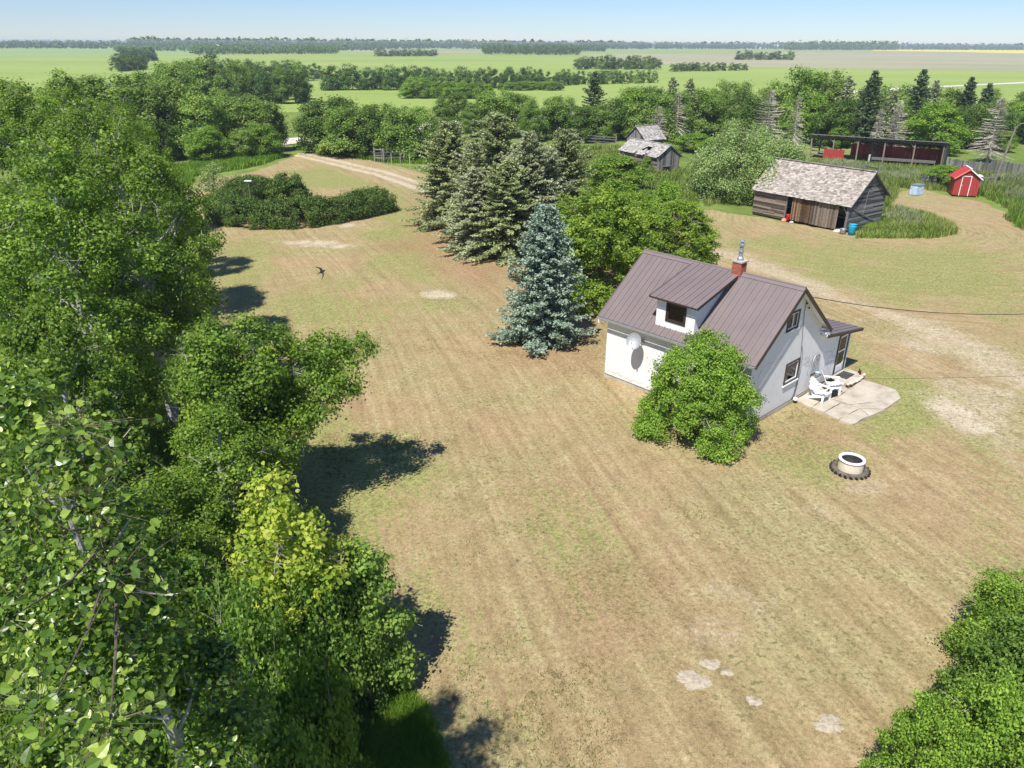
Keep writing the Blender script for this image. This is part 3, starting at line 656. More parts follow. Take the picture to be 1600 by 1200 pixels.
# roof: one panel after the other
roof = MB()
for s_ in (0, 1):   # sheathing under the panels
    xa, xb = (-.33, RX) if s_ == 0 else (RX, 5.88)
    roof.add([(xa, -.28, rz_(xa) - .06), (xb, -.28, rz_(xb) - .06), (xb, 7.63, rz_(xb) - .06), (xa, 7.63, rz_(xa) - .06),
              (xa, -.28, rz_(xa) - .012), (xb, -.28, rz_(xb) - .012), (xb, 7.63, rz_(xb) - .012), (xa, 7.63, rz_(xa) - .012)],
             [(0, 3, 2, 1), (4, 5, 6, 7), (0, 1, 5, 4), (1, 2, 6, 5), (2, 3, 7, 6), (3, 0, 4, 7)])
roof = roof.build('roof', M['white'], house)
def panel_mesh(w, ln, tint):
    b = MB(); b.box(0, ln, 0, w - .004, 0, .012, tint=tint); b.box(0, ln, w - .05, w - .016, .013, .042, tint=tint)
    b.box(0, ln, w * .36, w * .36 + .012, .0125, .018, tint=tint)
    o = b.build('roof_panel', M['metal_roof']); me = o.data; bpy.data.objects.remove(o); return me
def panels(parent, p0, p1, yA, yB, w, r=np.random.default_rng(2)):
    """p0 eave point (x,z), p1 ridge point (x,z); panels side by side from yA to yB"""
    ln = math.hypot(p1[0] - p0[0], p1[1] - p0[1]); a = math.atan2(p1[1] - p0[1], p1[0] - p0[0]); n = max(1, round((yB - yA) / w)); w = (yB - yA) / n
    ms = [panel_mesh(w, ln, .3 + .2 * i) for i in range(3)]
    for i in range(n):
        # x axis up the slope, y along the eave
        flip = p1[0] < p0[0]
        o = link('roof_panel', ms[int(r.integers(3))], parent)
        ux = Vector((math.cos(a), 0, math.sin(a))); uy = Vector((0, -1 if flip else 1, 0)); uz = ux.cross(uy)
        y = yA + i * w if not flip else yB - i * w
        mt = Matrix(((ux.x, uy.x, uz.x, p0[0]), (ux.y, uy.y, uz.y, y), (ux.z, uy.z, uz.z, p0[1]), (0, 0, 0, 1)))
        o.matrix_local = mt
panels(roof, (-.37, EZ - .016), (RX, RZ), -.30, 7.65, .285)
panels(roof, (5.90, rz_(5.90)), (RX + .004, RZ - .003), -.30, 7.65, .285)
mb = MB(); mb.tube([(RX, -.31, RZ + .035), (RX, 7.66, RZ + .035)], .05, 8)
mb.add([(RX - .16, -.31, RZ - .075), (RX, -.31, RZ + .06), (RX + .16, -.31, RZ - .075), (RX - .16, 7.66, RZ - .075), (RX, 7.66, RZ + .06), (RX + .16, 7.66, RZ - .075)], [(0, 1, 4, 3), (1, 2, 5, 4), (0, 2, 1), (3, 4, 5)]); mb.build('ridge_cap', M['metal_roof'], roof)
for xa, xb in ((-.37, RX), (RX, 5.90)):
    for yy in (-.325, 7.655):
        mb = MB(); mb.beam((xa, yy, rz_(xa) - .07), (xb, yy, rz_(xb) - .07), .025, .17, up=(0, 0, 1)); mb.build('rake_board', M['brown_trim'], house)
mb = MB(); mb.box(-.45, -.378, -.30, 7.65, EZ - .12, EZ - .03); mb.build('gutter', M['galv'], house)
mb = MB(); mb.tube([(-.41, 7.55, EZ - .12), (-.41, 7.55, EZ - .30), (-.1, 7.5, EZ - .42), (-.06, 7.5, EZ - .5)], .035, 6); mb.build('downspout_elbow', M['white'], house)
mb = MB(); mb.box(5.62, 5.88, -.30, -.04, rz_(5.88) - .30, rz_(5.88) - .10); mb.box(5.50, 5.70, -.29, -.05, rz_(5.88) - .16, rz_(5.88) - .09); mb.build('eave_return', M['white'], house)
mb = MB(); mb.box(-.30, 0, -.27, L_ + .27, EZ - .125, EZ - .10); mb.box(-.30, -.28, -.27, L_ + .27, EZ - .10, EZ - .03); mb.build('soffit', M['white'], house)
def window(parent, P, q, fr=.07, frm='brown_trim', sash='white', depth=.05, split=False, curtain=False, sill=True, slider=False):
    x0_, x1_, z0_, z1_ = q
    mb = MB()
    def bx(a0, a1, b0, b1, d0, d1, mi=0):
        vs = [P(a, b, d) for a in (a0, a1) for b in (b0, b1) for d in (d0, d1)]
        mb.add(vs, [(0, 1, 3, 2), (4, 6, 7, 5), (0, 4, 5, 1), (2, 3, 7, 6), (0, 2, 6, 4), (1, 5, 7, 3)], mi)
    for a in ((x0_ - .03, x0_ + fr * .6, z0_ - .03, z1_ + .03), (x1_ - fr * .6, x1_ + .03, z0_ - .03, z1_ + .03), (x0_ + fr * .6 + .001, x1_ - fr * .6 - .001, z1_ - fr * .6, z1_ + .03), (x0_ + fr * .6 + .001, x1_ - fr * .6 - .001, z0_ - .03, z0_ + fr * .6)): bx(*a, -.03, .07)
    f = mb.build('window_frame', M[frm], parent)
    mb = MB(); i0, i1, j0, j1 = x0_ + fr * .6 + .002, x1_ - fr * .6 - .002, z0_ + fr * .6 + .002, z1_ - fr * .6 - .002; s = .05
    for a in ((i0, i0 + s, j0, j1), (i1 - s, i1, j0, j1), (i0 + s + .001, i1 - s - .001, j0, j0 + s), (i0 + s + .001, i1 - s - .001, j1 - s, j1)): bx(*a, .0, .05)
    if slider: bx((i0 + i1) / 2 - .025, (i0 + i1) / 2 + .025, j0 + s + .001, j1 - s - .001, -.004, .05)
    mb.build('sash', M[sash], f)
    mb = MB(); mb.add([P(i0 + s, j0 + s, .03), P(i1 - s, j0 + s, .03), P(i1 - s, j1 - s, .03), P(i0 + s, j1 - s, .03)], [(0, 1, 2, 3)]); mb.build('pane', M['glass'], f)
    if curtain:
        mb = MB(); n = 14; c0, c1 = (i0, i0 + (i1 - i0) * .5) if curtain == 2 else (i0, i1)
        for i in range(n):
            a, b = c0 + (c1 - c0) * i / n, c0 + (c1 - c0) * (i + 1) / n; d0, d1 = .12 + .02 * (i % 2), .12 + .02 * ((i + 1) % 2)
            mb.add([P(a, j0 - .02, d0), P(b, j0 - .02, d1), P(b, j1 + .02, d1), P(a, j1 + .02, d0)], [(0, 1, 2, 3)])
        mb.build('curtain', M['curtain'], f)
    if sill:
        mb = MB(); bx(x0_ - .08, x1_ + .08, z0_ - .085, z0_ - .032, -.07, .0); mb.build('sill', M['white'], f)
    return f
PG = lambda a, b, d: (a, d, b)
window(house, PG, g1, curtain=2, slider=True); window(house, PG, g2, fr=.07, curtain=2)
# dormer
DX, Da, Db = -.02, 2.79, 4.72
dsl = (5.43 - 4.58) / (2.62 + .30)
def dz(x): return 4.58 + dsl * (x + .30)
dorm = MB(); PD = lambda a, b, d: (DX + d, a, b); dq = (3.26, 4.20, 3.60, 4.40)
wall_poly(dorm, PD, [(Da, 3.16), (Db, 3.16), (Db, dz(DX) - .05), (Da, dz(DX) - .05)], [rect(dq)], .12)
dorm = dorm.build('dormer', M['stucco'], house)
for yy, y2 in ((Da, Da + .12), (Db - .12, Db)):
    xe = 2.45; x1_ = DX + .1205; xs_ = [x1_, xe]; 
    mb = MB(); mb.add([(x, y, z) for y in (yy, y2) for x, z in ((x1_, rz_(x1_) - .02), (xe, rz_(xe) - .02), (xe, dz(xe) - .05), (x1_, dz(x1_) - .05))],
                      [(0, 1, 2, 3), (7, 6, 5, 4), (0, 4, 5, 1), (1, 5, 6, 2), (2, 6, 7, 3), (3, 7, 4, 0)]); mb.build('cheek_wall', M['stucco'], dorm)
mb = MB(); xa, xb = -.28, 2.62
mb.add([(x, y, z) for z_off in (-.05, -.012) for x, y, z in ((xa, 2.58, dz(xa) + z_off), (xb, 2.58, dz(xb) + z_off), (xb, 4.90, dz(xb) + z_off), (xa, 4.90, dz(xa) + z_off))],
       [(0, 3, 2, 1), (4, 5, 6, 7), (0, 1, 5, 4), (1, 2, 6, 5), (2, 3, 7, 6), (3, 0, 4, 7)]); mb.build('roof_deck', M['white'], dorm)
panels(dorm, (-.32, dz(-.32)), (2.66, dz(2.66)), 2.56, 4.92, .285)
mb = MB()
for yy in (2.545, 4.935): mb.beam((-.32, yy, dz(-.32) - .03), (2.45, yy, dz(2.45) - .03), .022, .12)
mb.box(-.335, -.322, 2.56, 4.92, dz(-.3) - .07, dz(-.3) - .008); mb.build('fascia', M['brown_trim'], dorm)
window(dorm, PD, dq, sash='brown_trim', sill=False)
mb = MB(); mb.box(DX + .16, DX + .75, Da + .14, Db - .14, 3.75, 4.45); mb.build('dark_backing', M['dark'], dorm)  # near-black block added behind the pane, stands in for the dormer's dark inside
mb = MB(); mb.box(-.033, -.021, Da - .01, Db + .01, 3.15, 3.25); mb.build('flashing', M['white'], dorm)
# chimney
ch = MB(); ch.box(RX - .215, RX + .195, 2.505, 2.915, 5.05, 5.92); ch = ch.build('chimney', M['mortar'], house)
mb = MB(); r_ = np.random.default_rng(4); cz = 5.10; row = 0
while cz < 5.88:
    for side in range(4):
        for k in range(-1, 2):
            a0 = k * .205 + (.1 if row % 2 else 0) - .2; a1 = min(a0 + .195, .215); a0 = max(a0, -.215)
            if a1 - a0 < .03: continue
            o0 = .200; o1 = .2185; cx_, cy_ = RX - .01, 2.71
            if side == 0: q4 = (cx_ + a0, cx_ + a1, cy_ - o1, cy_ - o0)
            elif side == 1: q4 = (cx_ + a0, cx_ + a1, cy_ + o0, cy_ + o1)
            elif side == 2: q4 = (cx_ - o1, cx_ - o0, cy_ + a0, cy_ + a1)
            else: q4 = (cx_ + o0, cx_ + o1, cy_ + a0, cy_ + a1)
            mb.box(*q4, cz, cz + .062, tint=float(r_.random()))
    cz += .074; row += 1
mb.build('brick_facing', M['brick'], ch, kind='stuff')
mb = MB(); mb.box(RX - .265, RX + .245, 2.455, 2.965, 5.925, 5.99); mb.build('chimney_cap', M['concrete'], ch)
mb = MB(); mb.lathe([(0, 0), (.15, 0), (.13, .10), (.085, .16), (.085, .34), (.115, .35), (.115, .40), (.075, .41), (.075, .60), (.13, .61), (.13, .68), (.07, .70), (.06, .78), (.12, .80), (.10, .86), (0, .88)], 14, c=(RX - .01, 2.71, 5.99)); mb.build('flue', M['galv'], ch, smooth=False)
# porch lean-to with the door
PX1, PY1 = 8.98, 3.0
def pz(x): return 2.72 - .155 * (x - 5.6)
mb = MB(); dr = (7.80, 8.66, .16, 2.02)
wall_poly(mb, lambda a, b, d: (a, .012 + d, b), [(W + .002, .06), (PX1, .06), (PX1, pz(PX1) - .07), (W + .002, pz(W) - .07)], [rect(dr)], .12); porch = mb.build('porch', M['stucco'], house)
mb = MB(); mb.box(PX1 - .12, PX1, .134, PY1, .06, pz(PX1) - .07); mb.build('side_wall', M['stucco'], porch)
mb = MB(); mb.box(W + .002, PX1 - .122, PY1 - .12, PY1, .06, pz(PX1) - .07); mb.box(W + .1, PX1 - .13, .2, PY1 - .13, .06, .1); mb.build('back_wall', M['stucco'], porch)
mb = MB(); xa, xb = 5.62, 9.38
mb.add([(x, y, pz(x) + zo) for zo in (-.065, -.012) for x, y in ((xa, -.26), (xb, -.26), (xb, 3.26), (xa, 3.26))],
       [(0, 3, 2, 1), (4, 5, 6, 7), (0, 1, 5, 4), (1, 2, 6, 5), (2, 3, 7, 6), (3, 0, 4, 7)]); mb.build('roof_deck', M['white'], porch)
panels(porch, (9.42, pz(9.42)), (5.63, pz(5.63)), -.30, 3.3, .285)
mb = MB(); mb.beam((5.64, -.318, pz(5.64) - .05), (9.42, -.318, pz(9.42) - .05), .024, .13); mb.box(9.425, 9.45, -.30, 3.3, pz(9.42) - .12, pz(9.42) + .0); mb.build('fascia', M['brown_trim'], porch)
# screen door
mb = MB()
for a in ((7.72, 7.80, .10, 2.10), (8.66, 8.76, .10, 2.10)): mb.box(a[0], a[1], -.03, .10, a[2], a[3])
mb.box(7.801, 8.659, -.03, .10, 2.02, 2.10); mb.build('door_frame', M['brown_trim'], porch)
door = MB()
for a in ((7.805, 7.90, .17, 2.01), (8.56, 8.655, .17, 2.01)): door.box(a[0], a[1], .0, .04, a[2], a[3])
for a in ((.17, .52), (1.19, 1.27), (1.92, 2.01)): door.box(7.901, 8.559, .0, .04, a[0], a[1])
door.box(7.95, 8.51, -.006, -.001, .24, .46); door = door.build('door', M['white'], house)
for a in ((.52, 1.19), (1.27, 1.92)):
    mb = MB(); mb.add([(7.90, .02, a[0]), (8.56, .02, a[0]), (8.56, .02, a[1]), (7.90, .02, a[1])], [(0, 1, 2, 3)]); mb.build('pane', M['glass'], door)
mb = MB(); mb.box(7.84, 7.87, -.05, -.001, 1.02, 1.14); mb.build('handle', M['galv'], door)
mb = MB(); mb.box(PX1 + .002, PX1 + .03, .5, 1.3, 1.35, 1.95); mb.build('window_frame', M['brown_trim'], porch)
mb = MB(); mb.box(PX1 - .06, PX1 - .001, .03, .12, 0.3, 2.0) ; 
# concrete step with doormat
def toW(x, y): return (HB[0] + x * math.cos(HR) - y * math.sin(HR), HB[1] + x * math.sin(HR) + y * math.cos(HR))
step = thing('front_step', 'low concrete step with a chipped rim in front of the white screen door', 'step', (*HB, 0), HR)
mb = MB(); pts = [(7.15, -.035), (8.95, -.035), (8.95, -.75), (8.75, -1.0), (8.2, -1.06), (7.6, -1.02), (7.2, -.85)]
k = len(pts); mb.add([(*p, z) for z in (-.1, .14) for p in pts], [tuple(range(k, 2 * k))] + [(i, (i + 1) % k, (i + 1) % k + k, i + k) for i in range(k)]); mb.build('step', M['concrete'], step)
r_ = np.random.default_rng(8)
for i in range(9):
    a = i / 8; p = Vector((7.2 + 1.7 * a, -.98 - .09 * math.sin(a * 3.1), .15)); mb = MB(); s_ = .07 + .04 * r_.random()
    mb.lathe([(0, -s_ * .6), (s_ * .9, -s_ * .4), (s_ * 1.1, 0), (s_ * .6, s_ * .5), (0, s_ * .6)], 6, c=p); mb.build('rim_stone', M['rock'], step)
dm = MB(); dm.box(-.42, .42, -.27, .27, .0, .018); o = dm.build('doormat', M['mat']); o.location = (*toW(8.12, -.42), .141); o.rotation_euler = (0, 0, HR); tag(o, 'dark grey doormat lying on the concrete step at the door', 'doormat')
for i, (px, py) in enumerate(((8.72, -.86), (8.86, -.74))):
    o = thing('garden_ornament', ('small dark figure on the outer corner of the front step, nearer the lawn', 'small dark figure on the front step, nearer the house wall')[i], 'ornament', (*toW(px, py), .14))
    mb = MB(); mb.lathe([(0, 0), (.05, 0), (.045, .08), (.02, .14), (.035, .19), (0, .23)], 8); mb.build('body', M['black'], o)
    mb = MB(); mb.lathe([(0, 0), (.07, 0), (.06, .03), (0, .03)], 8, c=(0, 0, -.003)); mb.build('base', M['brick'], o)
# patio: broken slabs with grass in the cracks
patio = thing('patio', 'cracked pale concrete patio in front of the house gable', 'patio', (*HB, 0), HR)
def slab(pts, z, parent):
    c = Vector((sum(p[0] for p in pts) / len(pts), sum(p[1] for p in pts) / len(pts))); r = np.random.default_rng(int(abs(c.x * 100)))
    q = []
    for i in range(len(pts)):
        a, b = Vector(pts[i]), Vector(pts[(i + 1) % len(pts)]); n = max(2, int((b - a).length / .28))
        for j in range(n):
            p = a.lerp(b, j / n); p = c + (p - c) * (1 - .022 / max((p - c).length, .2)); q.append(p + Vector(r.normal(size=2) * .014))
    k = len(q); mb = MB(); tilt = r.normal(size=2) * .006
    z_ = lambda p: z + tilt[0] * (p.x - c.x) + tilt[1] * (p.y - c.y)
    mb.add([(p.x, p.y, -.12) for p in q] + [(p.x, p.y, z_(p)) for p in q], [tuple(range(k, 2 * k))] + [(i, (i + 1) % k, (i + 1) % k + k, i + k) for i in range(k)])
    return mb.build('slab', M['concrete'], parent)
pa = [[(4.1, -.06), (5.6, -.06), (5.4, -.85), (3.95, -.9)], [(5.6, -.06), (7.15, -.06), (7.15, -.88), (7.0, -1.15), (5.4, -1.2), (5.45, -.8)],
      [(3.95, -.9), (5.4, -.86), (5.35, -1.55), (3.85, -1.5)], [(3.85, -1.5), (5.35, -1.55), (5.45, -2.35), (3.72, -2.2)],
      [(5.4, -1.2), (7.0, -1.15), (8.5, -1.1), (8.56, -1.8), (8.52, -2.6), (7.75, -3.15), (6.9, -3.12), (6.3, -2.4), (5.42, -1.9)],
      [(5.42, -1.92), (6.3, -2.43), (6.88, -3.14), (6.1, -3.12), (5.45, -2.36)], [(3.72, -2.2), (5.42, -2.37), (5.0, -2.9), (3.66, -2.82)], [(5.0, -2.9), (5.46, -2.38), (6.08, -3.14), (5.2, -3.0), (4.4, -2.88)]]
for i, p in enumerate(pa): slab(p, .035 + .006 * (i % 3), patio)
# wall ornament: arched grey frame, with small basket shelf
orn = thing('wall_ornament', 'grey arched trellis frame with a little basket shelf, hung on the gable wall', 'ornament', (*toW(5.55, 0), 0), HR)
mb = MB()
def arch(w, zb, zt, d0, wd):
    pts = [(-w, zb)] + [(-w * math.cos(a), zt - w + w * math.sin(a) * 1.0) for a in np.linspace(0, math.pi, 11)] + [(w, zb)]
    mb.tube([(x, d0, z) for x, z in pts], wd, 5)
arch(.32, .95, 1.80, -.05, .035); arch(.19, .97, 1.62, -.05, .022); mb.beam((-.32, -.05, .96), (.32, -.05, .96), .05, .05); mb.tube([(0, -.05, .95), (0, -.05, 1.62)], .018, 4)
for a in (.5, 1.05, 1.57, 2.1, 2.64): mb.tube([(-.19 * math.cos(a), -.05, 1.43 + .19 * math.sin(a)), (-.32 * math.cos(a), -.05, 1.48 + .32 * math.sin(a))], .014, 4)
mb.build('arched_frame', M['grey_metal'], orn)
mb = MB(); mb.box(-.22, .26, -.30, -.02, .80, .83); mb.build('shelf', M['brown_wood'], orn)
mb = MB(); mb.lathe([(.0, 0), (.09, 0), (.12, .12), (.10, .12), (.08, .02), (0, .02)], 10, c=(.08, -.17, .832)); mb.build('basket', M['pale_blue'], orn)
# cables on the gable wall
mb = MB(); mb.tube([(3.62, -.02, 4.75), (3.60, -.022, 4.2), (3.75, -.02, 3.4), (3.92, -.02, 2.6), (4.08, -.024, 1.6), (4.12, -.02, .9), (3.95, -.022, .3), (3.8, -.022, .16)], .012, 4)
mb.tube([(3.95, -.02, 2.6), (4.15, -.021, 2.2), (4.22, -.024, 1.4), (4.15, -.02, .7), (4.02, -.02, .2)], .008, 4); mb.build('wall_cable', M['wire'], house)
for i, (x_, z_) in enumerate(((3.62, 4.85), (3.85, 4.55), (3.62, 4.55), (3.88, 4.3))):
    mb = MB(); mb.lathe([(0, 0), (.035, 0), (.03, .03), (.035, .06), (0, .08)], 8, c=(x_, -.06, z_)); mb.build('insulator', M['black'], house)
mb = MB(); mb.lathe([(0, 0), (.10, .01), (.09, .10), (.02, .14), (0, .14)], 10, c=(3.95, -.14, .12)); mb.build('cable_box', M['white'], house)
# service wire to the right, sagging away out of the picture
wy = []; s0 = Vector((*toW(3.7, -.05), 4.86)); e0 = Vector((34.0, 31.0, 5.6)); 
for i in range(25):
    a = i / 24; p = s0.lerp(e0, a); p.z -= 1.35 * 4 * a * (1 - a); wy.append(p)
mb = MB(); mb.tube(wy, .016, 4); o = mb.build('service_wire', M['wire']); tag(o, 'thin dark overhead wire running from the house gable to the right', 'wire')
# satellite dish on the long wall
dish = thing('satellite_dish', 'round pale satellite dish on a bracket on the long white wall', 'satellite dish', (*toW(-.05, 5.3), 2.35), HR)
mb = MB(); cN = Vector((-.82, -.36, .45)).normalized(); ax = cN.cross(Vector((0, 0, 1))).normalized(); ay = ax.cross(cN); n = 20
cc = Vector((-.55, .05, .12)); vs = [cc - cN * .05]; 
for rr_, dd_ in ((.15, -.04), (.27, -.01), (.37, .035)):
    vs += [cc + ax * math.cos(2 * math.pi * j / n) * rr_ * .88 + ay * math.sin(2 * math.pi * j / n) * rr_ + cN * dd_ for j in range(n)]
vs += [v - cN * .015 for v in vs]; K = 1 + 3 * n
f1 = [(0, 1 + j, 1 + (j + 1) % n) for j in range(n)] + [(1 + i * n + j, 1 + (i + 1) * n + j, 1 + (i + 1) * n + (j + 1) % n, 1 + i * n + (j + 1) % n) for i in range(2) for j in range(n)]
f1 += [tuple(i + K for i in reversed(f)) for f in f1] + [(1 + 2 * n + j, 1 + 2 * n + j + K, 1 + 2 * n + (j + 1) % n + K, 1 + 2 * n + (j + 1) % n) for j in range(n)]
mb.add(vs, f1); mb.build('reflector', M['grey_metal'], dish)
mb = MB(); mb.tube([(0, 0, 0), (-.25, 0, -.05), (-.50, .05, .08)], .025, 6); mb.box(-.03, .045, -.08, .08, -.1, .1); mb.build('bracket', M['grey_metal'], dish)
mb = MB(); e = cc + cN * .50 - ay * .1; mb.tube([cc - ay * .35, e], .012, 5); mb.build('feed_arm', M['grey_metal'], dish)
mb = MB(); mb.tube([e, e + cN * .09], .035, 8); mb.build('feed_horn', M['white'], dish)
# garden chairs
def chair(name, label, x, y, rz, group=None):
    o = thing(name, label, 'chair', (x, y, .04), rz, group)       # faces local -y
    for s_ in (-1, 1):
        mb = MB(); mb.box(s_ * .30 - .02, s_ * .30 + .02, -.40, -.31, 0, .52); mb.build('leg', M['white'], o)
        mb = MB(); mb.beam((s_ * .27, -.36, .34), (s_ * .27, .42, .02), .035, .11); mb.build('leg', M['white'], o)
        mb = MB(); mb.box(s_ * .34 - .07, s_ * .34 + .07, -.45, .26, .525, .55); mb.build('arm', M['white'], o)
    mb = MB()
    for i in range(6): a = i / 5; mb.beam((-.28, -.38 + .52 * a, .385 - .16 * a), (.28, -.38 + .52 * a, .385 - .16 * a), .088, .02)
    mb.build('seat', M['white'], o)
    mb = MB()
    for i in range(7):
        x_ = (i - 3) * .082; hgt = .78 - .035 * (i - 3) ** 2; tp = x_ * 1.35
        mb.beam((x_, .14, .22), (tp, .14 + hgt * .42, .22 + hgt * .9), .074, .02, up=(0, 1, 0))
    mb.build('backrest', M['white'], o)
    mb = MB(); mb.box(-.32, .32, .25, .275, .46, .53); mb.box(-.29, .29, -.405, -.385, .28, .38); mb.build('crosspiece', M['white'], o)
    return o
chair('garden_chair', 'white slatted armchair on the patio, nearer the lower gable window', *toW(4.95, -.70), HR + math.radians(-4), 'white garden chairs on the patio')
chair('garden_chair', 'white slatted armchair on the patio, the one nearer the step', *toW(6.15, -.62), HR + math.radians(38), 'white garden chairs on the patio')
mb = MB(); mb.box(-.2, .2, -.16, .16, .0, .22); mb.box(-.16, .16, -.12, .12, .221, .30); o = mb.build('black_box', M['black']); o.location = (*toW(5.7, -.95), .04); o.rotation_euler = (0, 0, .5); tag(o, 'small black box between the two white chairs', 'box')  # black block with a smaller block on top
mb = MB(); mb.box(-.16, .16, -.13, .13, .0, .26); mb.tube([(-.12, 0, .26), (0, 0, .42), (.12, 0, .26)], .02, 5); o = mb.build('black_box', M['black']); o.location = (*toW(6.75, -.35), .04); o.rotation_euler = (0, 0, .9); tag(o, 'black box with a handle beside the wall, behind the chair near the step', 'box')  # black block with a bent tube on top
# fire ring standing in a tractor tyre
fx, fy = at(1328, 733)
fr = thing('fire_pit', 'round cream fire ring on the dry lawn, open and dark inside', 'fire pit', (fx, fy, 0))
mb = MB(); mb.lathe([(.44, 0), (.44, .40)], 28); mb.lathe([(.36, .40), (.355, .05), (0, .05)], 28, mi=1); mb.build('ring_wall', [M['cream'], M['soot']], fr, smooth=True)
mb = MB(); mb.lathe([(.44, .40), (.465, .40), (.47, .44), (.455, .465), (.37, .465), (.358, .44), (.36, .40)], 28); mb.build('rim', M['white'], fr, smooth=True)
ty = thing('tractor_tyre', 'black tractor tyre half sunk in the lawn around the fire ring', 'tyre', (fx, fy, 0), .4)
mb = MB(); mb.lathe([(.46, -.02), (.49, .07), (.56, .095), (.63, .06), (.66, -.06)], 36, tint=.5); mb.build('casing', M['dusty_rubber'], ty, smooth=True)
for i in range(22):
    a = i / 22 * 2 * math.pi; Mx = Matrix.Rotation(a, 4, 'Z') @ Matrix.Translation((.675, 0, -.03)) @ Matrix.Rotation(.6, 4, 'X')
    mb = MB(); mb.box(-.045, .035, -.035, .035, -.07, .075, M=Mx)
    mb.box(-.10, -.046, -.03, .03, .045, .075, M=Mx); mb.build('lug', M['black'], ty)

# ================================================================= OLD SHEDS
def boards(mb, P, x0_, x1_, z0_, z1_, w, top=None, vert=False, gap=.012, r=None, th=.025, mi=0, wav=.01, bot=None):
    """boards on a wall; top(x) is the height of the wall there; P(s,z,d) -> 3D (d positive = outwards)"""
    def bx(a0, a1, b0, b1, b2, b3, t, off):
        vs = [P(a0, b0, off), P(a1, b1, off), P(a1, b2, off), P(a0, b3, off), P(a0, b0, off + th), P(a1, b1, off + th), P(a1, b2, off + th), P(a0, b3, off + th)]
        mb.add(vs, [(0, 3, 2, 1), (4, 5, 6, 7), (0, 1, 5, 4), (1, 2, 6, 5), (2, 3, 7, 6), (3, 0, 4, 7)], mi, t)
    if vert:
        x = x0_
        while x < x1_ - .02:
            ww = min(w * r.uniform(.75, 1.2), x1_ - x); a0, a1 = x, x + ww - gap * r.uniform(.3, 2.2); ta, tb = (top(a0), top(a1)) if top else (z1_, z1_)
            dz_ = r.uniform(-.06, .02); bx(a0, a1, z0_ + r.uniform(0, .08), z0_ + r.uniform(0, .08), tb + min(0, dz_), ta + min(0, dz_), float(r.random()), r.uniform(0, wav)); x += ww
    else:
        z = z0_
        while z < z1_ - .03:
            ww = min(w * r.uniform(.8, 1.15), z1_ - z); xa, xb = x0_, x1_
            if top:
                ss = np.linspace(x0_, x1_, 80); ok = np.array([top(s_) for s_ in ss]) > z + ww * .7
                if not ok.any(): break
                xa, xb = ss[ok][0], ss[ok][-1]
            dd = r.normal() * wav; cut = xa + (xb - xa) * r.uniform(.3, .7)
            t = float(r.random())
            for a0, a1 in ((xa, cut - .01), (cut, xb)):
                bx(a0, a1, z + dd * .5, z - dd * .3, z + ww - gap, z + ww - gap, min(1, max(0, t + r.normal() * .15)), abs(r.normal()) * wav * .8); 
            z += ww
def shingles(mb, y0_, y1_, p0, p1, r, row=.16, w=.2, mi=0, miss=0.02, holes=()):
    """rows of shingles; y runs along the eave, p0 eave (x,z), p1 ridge (x,z)"""
    ln = math.hypot(p1[0] - p0[0], p1[1] - p0[1]); ux, uz = (p1[0] - p0[0]) / ln, (p1[1] - p0[1]) / ln; nx_, nz_ = (-uz, ux) if ux > 0 else (uz, -ux)
    n = int(ln / row)
    for i in range(n):
        s = i * ln / n; y = y0_ - r.random() * w * .5
        while y < y1_:
            ww = w * r.uniform(.6, 1.4); ya, yb = max(y, y0_), min(y + ww - .012, y1_)
            y += ww
            if yb - ya < .02 or r.random() < miss: continue
            if any((s - h[0]) ** 2 + ((ya + yb) / 2 - h[1]) ** 2 < h[2] ** 2 for h in holes): continue
            sa = s - r.random() * .05 - .02; sb = s + row * 1.9; la, lb = .030 + r.random() * .02, .004 + r.random() * .012
            def Pq(s_, y_, l_): return (p0[0] + ux * s_ + nx_ * l_, y_, p0[1] + uz * s_ + nz_ * l_)
            vs = [Pq(sa, ya, la - .012), Pq(sa, yb, la - .012), Pq(sb, yb, lb - .01), Pq(sb, ya, lb - .01), Pq(sa, ya, la + r.random() * .012), Pq(sa, yb, la + r.random() * .012), Pq(sb, yb, lb), Pq(sb, ya, lb)]
            mb.add(vs, [(0, 3, 2, 1), (4, 5, 6, 7), (0, 1, 5, 4), (1, 2, 6, 5), (2, 3, 7, 6), (3, 0, 4, 7)], mi, float(np.clip(r.normal(.5, .28), 0, 1)))
def rail_(mb, a, b, w, h, t=.5): mb.beam(a, b, w, h, tint=t)

# --- the long shed. local x runs along the front wall to the left, local y goes back
SO = (27.64, 61.5); SR = math.radians(126)
# right-handed frame: x' = dir 36 deg (depth), y' = dir 126 deg (length to the left)
shed = thing('wooden_shed', 'long weathered plank shed with a pale shingle roof and open doorways', 'shed', (*SO, 0), SR - math.pi / 2)
SD, SLN = 5.25, 9.35
def st(x): return (2.30 + .88 * (x + .12)) if x < 2.55 else (4.65 - .72 * (x - 2.55))
def stop(x): return st(x) - .06
r_ = np.random.default_rng(11)
mb = MB(); Pg = lambda s, z, d: (s, -d, z); boards(mb, Pg, 0, SD, .05, 4.7, .17, top=stop, r=r_, wav=.03); mb.build('gable_boards', M['grey_wood'], shed, kind='stuff', label='dark grey horizontal boards of the gable end')
mb = MB(); boards(mb, lambda s, z, d: (s, SLN + d, z), 0, SD, .05, 4.7, .17, top=stop, r=r_); mb.build('gable_boards', M['grey_wood'], shed, kind='stuff')
Pf = lambda s, z, d: (-d, s, z)
mb = MB(); boards(mb, Pf, 5.9, SLN, .02, 2.12, .17, r=r_, wav=.03); mb.build('front_boards', M['brown_wood'], shed, kind='stuff')
mb = MB(); boards(mb, lambda s, z, d: (SD + d, s, z), 0, SLN, .02, 2.5, .18, r=r_); mb.build('back_boards', M['grey_wood'], shed, kind='stuff')
